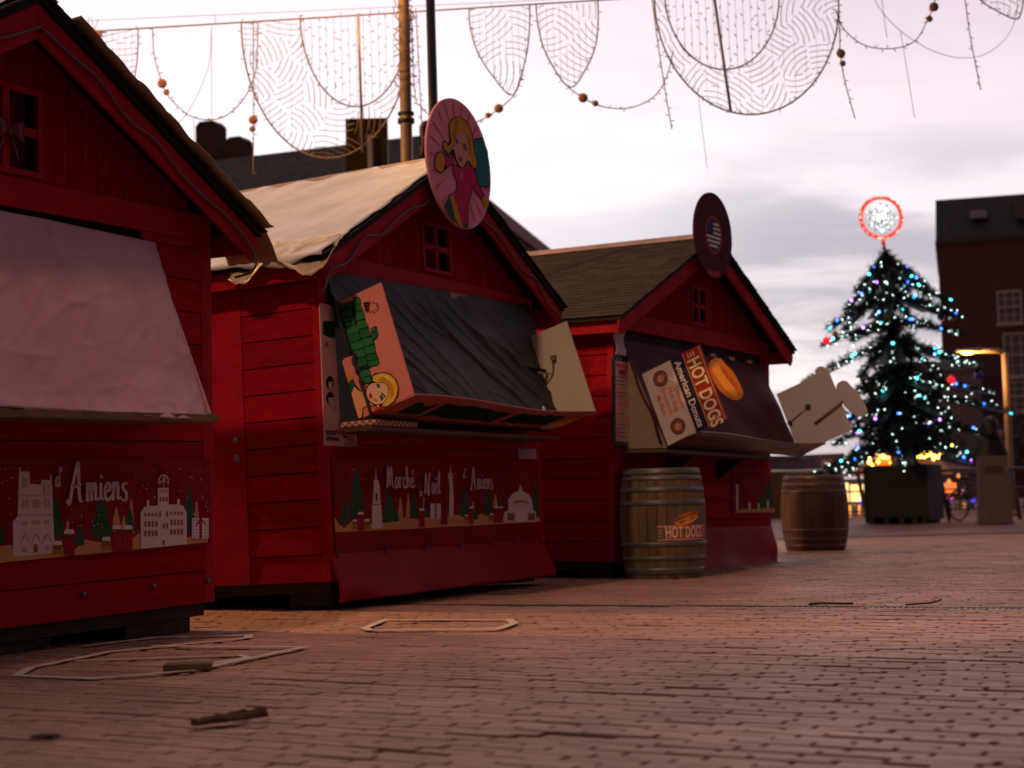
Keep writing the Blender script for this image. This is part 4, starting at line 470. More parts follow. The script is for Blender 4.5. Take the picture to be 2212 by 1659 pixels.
# ================================================================ stalls
ZB, ZE, ZA, OV, OF = .134, 2.011, 3.012, .15, .183      # wall foot, eave tip, apex, side overhang, front overhang
def stall(idx, X, Y, a, dz, t1, t2, W, L, label, o):
    G = .285
    loc = Vector((X, Y, 0)) + Vector((math.cos(a), math.sin(a), 0)) * (t1 * G) + Vector((-math.sin(a), math.cos(a), 0)) * (t2 * G)
    M = Matrix.Translation((loc.x, loc.y, dz + t1 * 1.5)) @ Matrix.Rotation(a, 4, 'Z') @ Matrix.Rotation(t1, 4, 'Y') @ Matrix.Rotation(-t2, 4, 'X')
    root = empty('market_stall', M=M); tag(root, label, 'market stall', 'red wooden market stalls in a row')
    rnd = random.Random(idx + 11)
    sl = (ZA - .125 - ZE) / (W / 2 + OV)                    # roof slope
    def zr(x): return ZA - sl * abs(x - W / 2)              # top line of the barge boards
    zc = zr(0) - .02
    # side walls of horizontal planks
    for side, x0 in (('l', 0), ('r', W)):
        mb = MB(); z = ZB
        ys = [(0.0, L)] if side == 'r' or idx != 1 else [(0.0, .60), (.88, L)]
        while z < zc - .03:
            h = min(.172, zc - z)
            for (ya, yb) in ys:
                e = rnd.uniform(0, .003)
                xa, xb = (x0 - .004 - e, x0 + .02) if side == 'l' else (x0 - .02, x0 + .004 + e)
                mb.prism([(xa - (.006 if side == 'l' else -0), ya, z + .002), (xb, ya, z + .002), (xb, ya, z + h - .006), (xa, ya, z + h - .006)][::1], (0, yb - ya, 0))
            z += .172
        mb.box((x0 - .0 if side == 'r' else x0 + .021, 0.001, ZB), (x0 + .0 + (-.021 if side == 'r' else .04), L, zc - .01), 0) if side == 'l' else mb.box((x0 - .04, .001, ZB), (x0 - .021, L, zc - .01))
        mb.build('side_wall', red, root)
    mb = MB(); mb.box((.02, L - .03, ZB), (W - .02, L, zc)); mb.prism([(.02, L - .03, zc), (W - .02, L - .03, zc), (W / 2, L - .03, ZA - .08)], (0, .03, 0)); mb.build('back_wall', red, root)
    # front: corner posts, lower planks, header, gable of upright boards round a little window
    mb = MB(); mb.box((-.012, -.012, ZB), (.075, .05, zc)); mb.build('corner_post', redtrim, root, bevel=.004)
    mb = MB(); mb.box((W - .075, -.012, ZB), (W + .012, .05, zc)); mb.build('corner_post', redtrim, root, bevel=.004)
    mb = MB(); z = ZB
    while z < 1.0:
        e = rnd.uniform(0, .003); mb.prism([(.076, -.012 - e, z + .002), (.076, .012, z + .002), (.076, .012, z + .168), (.076, -.005 - e, z + .168)], (W - .152, 0, 0)); z += .172
    mb.build('front_planks', red, root)
    xr = o['xr']; mb = MB(); z = ZB + 6 * .172
    while z < 2.06:
        zt = min(z + .168, 2.072); mb.prism([(xr, -.012, z + .002), (xr, .012, z + .002), (xr, .012, zt), (xr, -.005, zt)], (W - .076 - xr, 0, 0)); z += .172
    mb.build('front_planks', red, root)
    mb = MB(); mb.box((.076, .02, ZB), (W - .076, .04, 2.1)); mb.build('front_lining', inside, root)
    mb = MB(); mb.box((-.005, -.016, 2.075), (W + .005, .012, 2.215)); mb.build('header_board', redtrim, root, bevel=.003)
    wx0, wx1, wz0, wz1 = o['win']
    mb = MB(); x = .02; bw = .098
    while x < W - .02:
        xb = min(x + bw - .004, W - .02); zt = min(zr(x), zr(xb)) - .03 if not (x < W / 2 < xb) else zr(x) - .04
        za_, zb_ = zr(x) - .045, zr(xb) - .045
        if zt > 2.24:
            if xb > wx0 and x < wx1:
                xs = [x, xb]
                if x < wx0 < xb: xs = [x, wx0, xb]
                if x < wx1 < xb: xs = [x, wx1, xb]
                for q in range(len(xs) - 1):
                    p0, p1 = xs[q], xs[q + 1]; mid = (p0 + p1) / 2
                    if wx0 <= mid <= wx1:
                        mb.box((p0, -.004, 2.216), (p1, .012, wz0)); mb.prism([(p0, -.004, wz1), (p1, -.004, wz1), (p1, -.004, zr(p1) - .045), (p0, -.004, zr(p0) - .045)], (0, .016, 0))
                    else: mb.prism([(p0, -.004, 2.216), (p1, -.004, 2.216), (p1, -.004, zr(p1) - .045), (p0, -.004, zr(p0) - .045)], (0, .016, 0))
            elif x < W / 2 < xb:
                mb.prism([(x, -.004, 2.216), (xb, -.004, 2.216), (xb, -.004, zb_), (W / 2, -.004, ZA - .045), (x, -.004, za_)], (0, .016, 0))
            else: mb.prism([(x, -.004, 2.216), (xb, -.004, 2.216), (xb, -.004, zb_), (x, -.004, za_)], (0, .016, 0))
        x += bw
    mb.build('gable_boards', red_h, root)
    w_ = empty('window'); w_.parent = root
    mb = MB(); mb.box((wx0 - .03, .10, wz0 - .03), (wx1 + .03, .12, wz1 + .03)); mb.build('pane', mat('gable_dark', (.20, .008, .018), .8, .1), w_)
    mb = MB(); f = .028
    mb.box((wx0 - f, -.014, wz0 - f), (wx1 + f, -.005, wz0)); mb.box((wx0 - f, -.014, wz1), (wx1 + f, -.005, wz1 + f)); mb.box((wx0 - f, -.014, wz0), (wx0, -.005, wz1)); mb.box((wx1, -.014, wz0), (wx1 + f, -.005, wz1))
    cx, cz = (wx0 + wx1) / 2, (wz0 + wz1) / 2
    mb.box((cx - .022, -.010, wz0), (cx + .022, .006, wz1)); mb.box((wx0, -.008, cz - .02), (cx - .022, .004, cz + .02)); mb.box((cx + .022, -.008, cz - .02), (wx1, .004, cz + .02))
    mb.build('frame', redtrim, w_)
    # roof
    th = .035; xo = OV + .06
    for side in (-1, 1):
        xe = -xo if side < 0 else W + xo
        mb = MB(); mb.prism([(W / 2, -OF - .02, ZA + .005), (xe, -OF - .02, zr(xe) + .005), (xe, -OF - .02, zr(xe) + .005 + th), (W / 2, -OF - .02, ZA + .005 + th)], (0, L + OF + .14, 0)); mb.build('roof_deck', felt, root)
        mb = MB(); n = 26 if idx == 2 else 17; run = abs(xe - W / 2)
        for r_ in range(n):
            f0, f1 = r_ / n, (r_ + 1.25) / n
            if f1 > 1.03: f1 = 1.03
            xa, xb = W / 2 + (xe - W / 2) * f0, W / 2 + (xe - W / 2) * f1
            y = -OF - .04 + rnd.uniform(-.006, .004)
            while y < L + .1:
                w2 = .2; yb = min(y + w2 - .003, L + .11); j = rnd.uniform(-.004, .004); hz = .036 + th * 0
                za_, zb_ = zr(xa) + .041, zr(xb) + .041 + .006
                mb.prism([(xa, y, za_), (xb + j * side, y, zb_), (xb + j * side, y, zb_ + .007), (xa, y, za_ + .007)], (0, yb - y, 0)); y += w2
        mb.build('shingles', shingle, root)
        # eave board
        mb = MB(); xb = -OV - .012 if side < 0 else W + OV + .012
        mb.box((min(xb, xb - side * .022), -OF + .02, ZE + .00), (max(xb, xb - side * .022), L + .1, zr(xb) + .003)); mb.build('eave_board', redtrim, root, bevel=.003)
        # barge board
        xt = -OV - .012 if side < 0 else W + OV + .012; d = .150 if idx else .165
        mb = MB(); mb.prism([(W / 2, -OF, ZA), (W / 2, -OF, ZA - d), (xt + side * .0, -OF, zr(xt) - d + .01), (xt + side * .045, -OF, zr(xt) - d * .55), (xt + side * .045, -OF, zr(xt + side * .045))][::side], (0, .024, 0)); mb.build('barge_board', redtrim, root, bevel=.004)
    mb = MB(); mb.prism([(W / 2 - .09, -OF - .04, ZA + .015), (W / 2, -OF - .04, ZA + .075), (W / 2 + .09, -OF - .04, ZA + .015), (W / 2, -OF - .04, ZA + .055)], (0, L + OF + .16, 0)); mb.build('ridge_cap', ridge_m, root)
    # floor frame and feet
    mb = MB(); mb.box((.03, .03, ZB - .07), (W - .03, L - .03, ZB - .002)); mb.build('floor_frame', wooddark, root)
    for (fx, fy, sx, sy) in o['feet']:
        mb = MB(); mb.box((fx, fy, -.02), (fx + sx, fy + sy, ZB - .071)); mb.build('foot_block', wooddark, root, bevel=.005)
    # cable along the barge boards
    return root, zr
H = {}
H[1], zr1 = stall(0, -2.9981, 6.1532, 1.0707, -.0103, -.0174, -.0141, 2.8311, 2.3, 'nearest red stall at the left edge, its hatch covered by a pale pink sheet',
    dict(xr=2.30, win=(1.18, 1.58, 2.262, 2.63), feet=[(2.2, .04, .5, .5), (1.3, .05, .3, .5), (.1, .05, .3, .5), (2.2, 1.7, .5, .5), (.1, 1.7, .4, .5)]))
H[2], zr2 = stall(1, -1.1411, 9.951, 1.0971, .0419, -.0006, .031, 3.0, 2.4, 'middle red stall with plastic over its roof and a round pink sign',
    dict(xr=2.9, win=(1.345, 1.70, 2.27, 2.58), feet=[(.06, .06, .2, .3), (2.7, .06, .25, .3), (.06, 1.9, .25, .3), (2.7, 1.9, .25, .3), (1.4, .3, .25, .3)]))
H[3], zr3 = stall(2, .7914, 13.1904, .9932, -.0316, .0173, -.0173, 3.1058, 2.7, 'farthest red stall, brown shingled roof, hot dog boards',
    dict(xr=2.93, win=(1.46, 1.72, 2.27, 2.575), feet=[(.06, .06, .25, .3), (2.8, .06, .25, .3), (.06, 2.2, .25, .3), (2.8, 2.2, .25, .3)]))
WD = {1: 2.8311, 2: 3.0, 3: 3.1058}
def cable(h, pts, r=.007):
    mb = MB(); mb.tube(catmull(pts, 5), r, 6); mb.build('cable', rubber, H[h])
yb = -OF - .012
for h, z_ in ((1, zr1), (2, zr2)):
    W_ = WD[h]; rr = random.Random(h)
    for side in (-1, 1):
        pts = []
        for i in range(9):
            x = W_ / 2 + side * (W_ / 2 + OV) * i / 8; pts.append((x, yb, z_(x) - .045 - .075 * abs(math.sin(i * 1.25 + h)) + rr.uniform(-.01, .01)))
        pts.append((pts[-1][0] + side * .02, yb + .02, pts[-1][2] - .10)); pts.append((pts[-1][0] - side * .06, yb + .1, pts[-1][2] - .04))
        cable(h, pts)
# ---- door and lock on the middle stall's side
mb = MB(); mb.box((-.016, .602, ZB), (.01, .74, 2.03)); mb.box((-.012, .742, ZB), (.01, .878, 2.03)); d_ = mb.build('door', redtrim, H[2], bevel=.003)
mb = MB(); mb.ball((-.026, .66, 1.06), .022, 8); mb.build('handle', steel, d_)
mb = MB(); mb.box((-.022, .645, .92), (-.0165, .685, .97)); mb.build('lock_plate', steel, d_)
mb = MB(); mb.box((-.014, .55, 2.035), (.01, 2.3, 2.10)); mb.build('side_header', redtrim, H[2])

# ---- sheets over the hatches
def sheet(h, name, fn, m, nu=40, nv=26, label=None):
    mb = MB(); mb.grid(fn, nu, nv); o = mb.build(name, m, H[h], thick=.003)
    if label: o['label'] = label
    return o
def ns(x, y, z, s): return noise.noise(Vector((x, y, z)) * s)
# nearest stall: pale pink sheet drawn tight over the folded hatch and nailed below
def f1(u, v):
    x = -.05 + 2.42 * u + (.0 - .05 * v); y = -.03 - .40 * v ** 1.05; z = 2.08 - .06 * u - .935 * v
    wr = .006 * ns(u * 3, v * 1.2, 1, 2.5) + .006 * ns(u * 9, v * 3, 4, 2) * v + .006 * math.sin(u * 30 + v * 3) * max(0, v - .85)
    a_, b_ = x * .9 + z * .45, z * .9 - x * .45          # creases run with the pull of the sheet
    cr = .004 * math.exp(-(ns(a_ * .7, b_ * 1.9, 5, 1.6) / .045) ** 2) + .0035 * math.exp(-(ns(a_ * 1.4, b_ * 4.5, 11, 1.6) / .05) ** 2) + .007 * math.exp(-((x - 1.62 - .04 * v) / .010) ** 2) + .007 * math.exp(-((x - .9 - .02 * v) / .010) ** 2) + .012 * max(0, v - .93) * abs(math.sin(x * 23)) / .07
    return (x, y + wr * 1.6 - cr, z + wr * .8)
sheet(1, 'hatch_sheet', f1, pinksheet, 130, 70)
mb = MB(); mb.box((-.05, -.44, 1.075), (2.36, -.02, 1.115)); mb.build('counter_shelf', woodb, H[1], bevel=.004)
mb = MB(); mb.face([(2.366, -.03, 1.98), (2.318, -.428, 1.12), (2.35, -.03, 1.12)]); mb.build('hatch_side', pinksheet, H[1], thick=.01)
# middle stall: charcoal sheet bulging over the counter, with diagonal pull folds
def f2(u, v):
    x = .06 + 2.88 * u + .02 * v; z = (2.085 + .06 * u) - (.93 + .02 * u) * v; y = -.022 - .27 * v ** 1.3
    d = x * .5 + z; a_, b_ = x * .87 - z * .5, z * .87 + x * .5
    fold = -(.030 * math.exp(-(ns(a_ * .35, b_ * 2.6, 3, 1.5) / .050) ** 2) + .016 * math.exp(-(ns(a_ * .6, b_ * 5.5, 14, 1.5) / .06) ** 2)) * max(0, math.sin(math.pi * min(1, v * 1.05))) ** .6
    return (x, y - .02 * math.sin(math.pi * u) + fold * .8 + .012 * ns(x * 2, z * 2, 8, 2), z)
sheet(2, 'hatch_sheet', f2, greysheet, 150, 80)
mb = MB(); mb.face([(.105, -.02, 2.05), (.135, -.02, 1.06), (.135, -.30, 1.10), (.12, -.12, 1.7)]); mb.build('hatch_side', navysheet, H[2], thick=.008)
mb = MB(); mb.box((.08, -.30, 1.055), (2.78, -.01, 1.085)); mb.build('counter_shelf', mat('shelf_dark', (.10, .05, .04), .6), H[2], bevel=.004)
mb = MB(); mb.box((.10, -.315, 1.088), (.62, -.05, 1.125))
o = mb.build('folded_cloth', mat('gingham_cloth', (.5, .33, .25), .8), H[2], bevel=.01)
gm_ = MATS['gingham_cloth']; t = gm_.node_tree; ck = t.nodes.new('ShaderNodeTexChecker'); ck.inputs['Scale'].default_value = 38; ck.inputs['Color1'].default_value = (.5, .36, .26, 1); ck.inputs['Color2'].default_value = (.30, .05, .04, 1)
c = t.nodes.new('ShaderNodeTexCoord'); t.links.new(c.outputs['Object'], ck.inputs[0]); t.links.new(ck.outputs[0], t.nodes['Principled BSDF'].inputs['Base Color'])
# farthest stall
def f3(u, v):
    x = .12 + 2.85 * u; z = 1.985 - .88 * v; y = -.02 - .36 * v ** 1.15
    return (x, y + .018 * ns(x * 1.5, z * 3, 0, 1.6) + .01 * math.sin(x * 9 + z * 7) * v, z)
sheet(3, 'hatch_sheet', f3, maroonsheet, 60, 30)
mb = MB(); mb.prism([(.17, -.015, 1.93), (.17, -.405, 1.07), (.17, -.015, 1.07)], (.012, 0, 0)); mb.build('side_flap', beige, H[3])
mb = MB(); mb.box((.12, -.42, 1.03), (2.95, -.01, 1.06)); mb.build('counter_shelf', mat('shelf_dark'), H[3], bevel=.004)
for x in (.9, 1.9): 
    mb = MB(); mb.prism([(x, -.02, 1.025), (x, -.28, 1.025), (x, -.02, .84)], (.04, 0, 0)); mb.build('shelf_bracket', wooddark, H[3])
# little clips at the top of the far stall's sheet
for i, x in enumerate((1.75, 2.15, 2.55)):
    mb = MB(); mb.box((x, -.045, 1.97), (x + .1, -.03, 2.0)); mb.build('clip', mat('clip_pink', (.5, .28, .22), .5) if i < 2 else mat('clip_orange', (.5, .2, .04), .5), H[3])
mb = MB(); mb.box((1.62, -.05, 2.075), (1.92, -.03, 2.115)); mb.build('wood_batten', mat('orange_batten', (.42, .17, .035), .7), H[2])

# ---- hinged three-sided hoods, let down in front of the hatches
def hood(h, x0, x1, P0, ang, L_, Wd, mL, mR, mB, th=.014):
    o_ = Vector((0, -math.cos(ang), math.sin(ang))); u_ = Vector((0, math.sin(ang), math.cos(ang))); P0 = Vector((0, *P0))
    hd = empty('hood'); hd.parent = H[h]
    def q(x, a, b): return Vector((x, 0, 0)) + P0 + o_ * a + u_ * b
    for x, m, s_ in ((x0, mL, 1), (x1, mR, -1)):
        mb = MB(); mb.prism([q(x, 0, 0), q(x, Wd, 0), q(x, Wd, L_), q(x, 0, L_)][::s_], (s_ * th, 0, 0)); mb.build('side_board', m, hd)
    def fb(a, b):
        x = x0 + (x1 - x0) * a; w = Wd * b; s = .020 * math.sin(a * math.pi * 2 + .6) * (b)
        p = q(x, w, -.004 + s); return p
    mb = MB(); mb.grid(fb, 24, 4); ob = mb.build('front_board', mB, hd, thick=.010)
    return hd, q, o_, u_, P0
salmon = mat('salmon_print', (.78, .27, .21), .75, .10, var=.12, vscale=3)
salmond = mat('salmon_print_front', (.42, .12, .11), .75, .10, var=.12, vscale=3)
hd2, q2, o2, u2, P2 = hood(2, .12, 2.85, (-.18, 1.136), R(15.6), .755, .425, salmon, cream, salmond)
O = q2(.12, 0, .755)
art('poster_print', parse(ART_poster), hd2, O, -u2, o2)
# print on the underside of its front board
pp = []
rr = random.Random(2)
def blob(x0, x1, y0, y1, c, n=12):
    up = [(x0 + (x1 - x0) * i / n, y1 + rr.uniform(-.02, .012) + .012 * math.sin(i * 1.9)) for i in range(n + 1)]
    dn = [(x1 - (x1 - x0) * i / n, y0 + rr.uniform(-.012, .02)) for i in range(n + 1)]
    return (c, up + dn)
pp += [blob(.22, .50, .14, .30, 'dkgreen', 4), blob(.56, 1.50, .13, .34, 'dkgreen'), blob(1.60, 2.35, .14, .34, 'dkgreen'), ('skin2', [(2.38, .12), (2.45, .22), (2.55, .30), (2.66, .28), (2.7, .16), (2.6, .06), (2.45, .05)]),
       ('yellowd', [(2.5, .2), (2.55, .31), (2.66, .36), (2.71, .26), (2.62, .24)]), ('ray', [(.1, .02), (1.2, .06), (1.2, .07)]), ('ray', [(1.3, .04), (2.3, .09), (2.3, .1)])]
mb = MB(); cols = []
for i, (c_, pts) in enumerate(pp):
    if c_ not in cols: cols.append(c_)
    P_ = []
    for x, y in pts:
        a = x / 2.73; s = .020 * math.sin(a * math.pi * 2 + .6) * (y / .425)
        P_.append(q2(.12 + x, y, -.004 + s - .0065 - .0003 * i))
    mb.face(P_, cols.index(c_))
mb.build('front_print', [inkm(c_) for c_ in cols], hd2)
mb = MB(); mb.box((-.02, -.02, -.02), (.02, .02, .02)); mb.build('stay_block', woodb, hd2, Matrix.Translation(q2(2.825, .235, .52)))
mb = MB(); mb.tube([(2.50, -.16, 1.635), (2.80, -.20, 1.60)], .016, 4); mb.build('stay_batten', wooddark, H[2])
mb = MB(); mb.tube([(2.70, -.19, 1.585), (2.83, -.25, 1.575), q2(2.82, .235, .52)], .008, 5); mb.build('stay_rod', steel, H[2])
whitem = mat('white_rod', (.6, .6, .58), .5)
mb = MB(); mb.tube([(1.95, -.30, 1.145), (1.93, -.29, 1.215)], .011, 6); mb.tube([(2.66, -.29, 1.14), (2.58, -.27, 1.31)], .010, 6); mb.build('white_rods', whitem, H[2])

white_b = mat('white_board_print', (.60, .50, .46), .75, .10, var=.08, vscale=3)
bronze = mat('brown_print_front', (.16, .075, .055), .3, .5, var=.4, vscale=2)
hd3, q3, o3, u3, P3 = hood(3, .20, 2.95, (-.402, 1.087), R(21.5), .647, .2815, white_b, greyboard, bronze)
navy = mat('navy_print', (.018, .020, .055), .75, .10); hotred = mat('hot_dog_red', (.33, .03, .02), .75, .10)
bun = mat('bun_print', (.6, .2, .03), .75, .10)
O3 = q3(.20, 0, .647)
def strip(name, a0, a1, b0, b1, m, th=.014, x=.20, s_=1):
    mb = MB(); mb.prism([q3(x, a0, b0), q3(x, a1, b0), q3(x, a1, b1), q3(x, a0, b1)][::s_], (s_ * th, 0, 0)); return mb.build(name, m, hd3)
strip('name_strip', .2825, .3965, 0, .647, navy)
strip('hot_dog_sign', .3985, .577, -.008, .652, hotred, .018, .195)
dog = parse(ART_dog)
O3h = O3 - Vector((.005, 0, 0))
def b3(x, y, dx=0.): return O3 + (-u3) * x + o3 * y - Vector((dx, 0, 0))
mb = MB(); mb.prism([b3(x, y) for x, y in dog[0][1]], (.012, 0, 0)); mb.build('hot_dog_cutout', bun, hd3)
art('hot_dog_print', dog, hd3, O3, -u3, o3)
def disc(cx, cy, r, c, n=28, ry=None): return (c, [(cx + r * math.cos(2 * math.pi * k / n), cy + (ry or r) * math.sin(2 * math.pi * k / n)) for k in range(n)])
INK.update(donut=(.13, .045, .025), donut2=(.20, .07, .04), dpink=(.60, .22, .19), dgrey=(.25, .22, .20), hred=(.55, .09, .08), lightstrip=(.5, .30, .18), cream=(.72, .58, .36), dkink=(.03, .05, .04), ltext=(.62, .55, .55), starw=(.5, .5, .55), navyp=(.018, .022, .05), pinkp=(.62, .38, .40), usred=(.35, .03, .05), usblue=(.02, .05, .13), maroonp=(.06, .010, .02), duskred=(.30, .03, .03))
for cx, cy in ((.105, .145), (.535, .145)):
    pl = [disc(cx, cy, .070, 'donut'), disc(cx, cy, .055, 'donut2'), disc(cx, cy, .030, 'dpink'), disc(cx + .004, cy + .012, .012, 'dgrey', 12)]
    art('donut_print', pl, hd3, O3, -u3, o3)
art_text('board_lettering', [textpolys('Donuts', .062, .225, .232, 'hred', bold=.0006), textpolys('Hot dog', .062, .205, .172, 'hred', bold=.0006), textpolys('Brownies', .062, .185, .112, 'hred', bold=.0006), textpolys('Muffins', .062, .225, .052, 'hred', bold=.0006)], hd3, O3, -u3, o3, .0015)
art_text('name_lettering', [textpolys('American Donuts', .083, .035, .312, 'ltext', bold=.0015, sx=.98)], hd3, O3, -u3, o3, .0012)
hs = []
for k in range(3):
    for xa in (.018, .588): hs.append(('cream', [(xa, .447 + k * .026), (xa + .042, .447 + k * .026), (xa + .042, .454 + k * .026), (xa, .454 + k * .026)]))
hs += [('lightstrip', [(.0, .405), (.65, .405), (.65, .411), (0, .411)]), ('lightstrip', [(.0, .560), (.65, .560), (.65, .567), (0, .567)])]
art('sign_lines', hs, hd3, O3h, -u3, o3)
art_text('sign_lettering', [textpolys('HOT DOGS', .165, .072, .424, 'dkink', sx=.70, bold=.007), textpolys('HOT DOGS', .165, .070, .427, 'cream', sx=.70, bold=.0035)], hd3, O3h, -u3, o3, .0026)
# matching shapes on the right board, seen from behind
x_r = 2.95 - .014
mb = MB(); mb.prism([q3(x_r, .2835, .02), q3(x_r, .577, .02), q3(x_r, .577, .66), q3(x_r, .2835, .66)], (.014, 0, 0)); mb.build('hot_dog_sign', greyboard, hd3)
rev = [Vector((x_r, 0, 0)) + (p - Vector((p.x, 0, 0))) for p in (b3(x, y + .002) for x, y in dog[0][1])]
mb = MB(); mb.prism(rev, (.012, 0, 0)); mb.build('hot_dog_cutout', greyboard, hd3)
mb = MB(); mb.prism([q3(x_r, .50 + .055 * math.cos(t), .665 + .05 * math.sin(t)) for t in [i * math.pi / 8 for i in range(9)]], (.012, 0, 0)); mb.build('sign_bump', greyboard, hd3)
mb = MB(); mb.tube([q3(x_r - .01, .26, .22), q3(x_r - .01, .60, .30)], .016, 4); mb.build('batten', mat('brown_batten', (.25, .10, .05), .7), hd3)
mb = MB(); mb.tube([q3(x_r - .01, .02, .33), q3(x_r - .01, .26, .40)], .006, 5); mb.build('stay_rod', steel, hd3)
for a_, b_ in ((.26, .40), (.03, .33)):
    mb = MB(); mb.box((-.02, -.02, -.02), (.02, .02, .02)); mb.build('stay_block', wooddark, hd3, Matrix.Translation(q3(x_r - .012, a_, b_)))

# ---- round signs on the gables
def round_sign(h, cx, cz, r, y, m, label):
    mb = MB(); n = 56; ring = [(cx + r * math.cos(2 * math.pi * k / n), y, cz + r * math.sin(2 * math.pi * k / n)) for k in range(n)]
    mb.prism(ring, (0, .018, 0)); o = mb.build('round_sign', m, H[h], bevel=.002); o['label'] = label; return o
pink = mat('pink_print', (.70, .27, .36), .75, .10, var=.1, vscale=3)
s2 = round_sign(2, 1.49, 3.0, .467, -.25, pink, 'round pink sign of a blonde woman in a magenta dress')
s2.visible_shadow = True
art('sign_print', [(c_, [(x, y) for x, y in p_]) for c_, p_ in parse(ART_disc)], s2, (1.49, -.25, 3.0), (1, 0, 0), (0, 0, 1), off=.0008)
s3 = round_sign(3, 1.41, 3.03, .385, -.25, mat('dark_maroon_print', (.075, .014, .026), .75, .10), 'round dark sign with a red white and blue striped shield')
pl = []
def cl(cx, cy, rx_, ry_, c, n=28): return disc(cx, cy, rx_, c, n, ry_)
rr = random.Random(4)
pl.append(('duskred', [(.385 * math.cos(t), .385 * math.sin(t)) for t in [R(250) + i * R(40) / 10 for i in range(11)]] + [(.33 * math.cos(t), .33 * math.sin(t)) for t in [R(290) - i * R(40) / 10 for i in range(11)]]))
pl += [cl(0, 0, .175, .175, 'usred'), cl(0, 0, .150, .150, 'usblue')]
for k in range(6):
    y0 = -.11 + k * .040; w = math.sqrt(max(0, .146 ** 2 - (abs(y0) + .01) ** 2)); xs = -w if k < 3 else -.01
    pl.append(('ltext', [(xs, y0), (w, y0), (w, y0 + .022), (xs, y0 + .022)]))
for k in range(30):
    a_ = rr.uniform(0, 6.28); r_ = rr.uniform(.22, .35); s_ = rr.uniform(.004, .010); x, y = r_ * math.cos(a_), r_ * math.sin(a_)
    pl.append(('duskred' if k % 3 else 'dgrey', [(x - s_, y), (x, y - s_), (x + s_, y), (x, y + s_)]))
art('sign_print', pl, s3, (1.41, -.25, 3.03), (1, 0, 0), (0, 0, 1), off=.0008)

# ---- printed Christmas banners on the lower fronts
banr = mat('banner_red', (.30, .010, .020), .75, .10, col2=(.17, .006, .012), vscale=2.2)
def banner(h, x0, x1, z0, z1, polys, texts, y=-.024):
    mb = MB(); mb.prism([(x0, y, z0), (x1, y, z0), (x1, y, z1), (x0, y, z1)], (0, .006, 0)); o = mb.build('banner', banr, H[h]); 
    art('banner_print', polys, o, (0, y, 0), (1, 0, 0), (0, 0, 1), step=.00006, off=.0004, gloss=.5)
    if texts: art_text('banner_lettering', texts, o, (0, y, 0), (1, 0, 0), (0, 0, 1), off=.021 if len(polys) > 300 else .018)
    return o
b2 = banner(2, .035, 2.93, .31, .905, parse(ART_b2), [script_text('Marché', .645, .712, .068, 'snowb', sx=.90), script_text('de', 1.055, .655, .03, 'snowb', sx=.9), script_text('Noël', 1.135, .672, .070, 'snowb', sx=.85), script_text("d'", 1.685, .778, .036, 'snowb'), script_text('Amiens', 1.79, .700, .070, 'snowb', sx=.82)])
b1 = banner(1, -.05, 2.80, .435, .90, parse(ART_b1), [script_text("d'", 1.648, .775, .045, 'snowb', sx=.8), script_text('Amiens', 1.73, .700, .083, 'snowb', sx=.83)])
b3_ = banner(3, 2.21, 3.09, .53, .90, parse(ART_b3), None)
b3_['label'] = 'small faded Christmas banner at the right of the front'
# small printed card under the middle stall's counter
mb = MB(); mb.box((2.62, -.02, .93), (2.93, -.014, 1.01)); mb.build('printed_card', mat('violet_card', (.30, .16, .28), .5, col2=(.40, .25, .25), vscale=8), H[2])

# ---- skirts of red vinyl
def skirt(h, x0, x1, z1, y1, bulge, sag, label=None):
    def f(u, v):
        x = x0 + (x1 - x0) * u + (-.035 + .06 * u) * v; z = z1 * (1 - v) + (.006 + sag * u) * v
        y = -.018 - y1 * v ** 1.2 - bulge * math.sin(math.pi * min(1, v * 1.0)) * (.5 + .5 * math.sin(u * 7 + v * 2.2)) * v + .05 * v * ns(u * 4, v * 1.2, h, 1.5) - .012 * v * math.sin(u * 19 + 2 * v)
        return (x, y, z)
    mb = MB(); mb.grid(f, 70, 20); o = mb.build('skirt', redvinyl, H[h], thick=.003)
skirt(2, -.02, 2.96, .312, .07, .035, .012)
skirt(3, .10, 3.12, .40, .06, .02, .02)
for h, zz, xs in ((2, .298, (.06, .62, 1.12, 1.62, 2.08, 2.48, 2.9)), (1, .25, (.3, 1.2, 1.85, 2.35, 2.78))):
    for x in xs:
        mb = MB(); mb.lathe([(.014, 0), (.014, .006)], 10); mb.build('screw', screw, H[h], Matrix.Translation((x, -.034 if h == 2 else -.018, zz)) @ Matrix.Rotation(R(90), 4, 'X'))

# ---- tall white notice board at the middle stall's left corner
mb = MB(); mb.prism([(-.055, -.036, .978), (.313, -.036, .978), (.30, -.036, 1.87), (-.045, -.036, 1.87)], (0, .008, 0))
wb = mb.build('notice_board', mat('pink_white_print', (.60, .36, .35), .75, .10, var=.1, vscale=3), H[2])
nw = parse(ART_wb)
art('notice_print', nw[:2], wb, (0, -.036, 0), (1, 0, 0), (0, 0, 1))
art('notice_portrait', nw[4:], wb, (0, -.036, 0), (1, 0, 0), (0, 0, 1))
art('notice_print', nw[2:4], wb, (0, -.036, 0), (1, 0, 0), (0, 0, 1))
art_text('notice_lettering', [textpolys('PRODUIT', .036, -.042, 1.045, 'ink', sx=.78, bold=.0015), textpolys('ARTISANAL', .036, -.044, 1.008, 'ink', sx=.78, bold=.0015),
    textpolys('8€', .062, .008, 1.335, 'snow2', sx=.62, bold=.002), textpolys('10€', .062, -.006, 1.235, 'snow2', sx=.62, bold=.002),
    textpolys('LE', .045, -.012, 1.60, 'ink', sx=.8, bold=.0012)], wb, (0, -.036, 0), (1, 0, 0), (0, 0, 1), .0045)
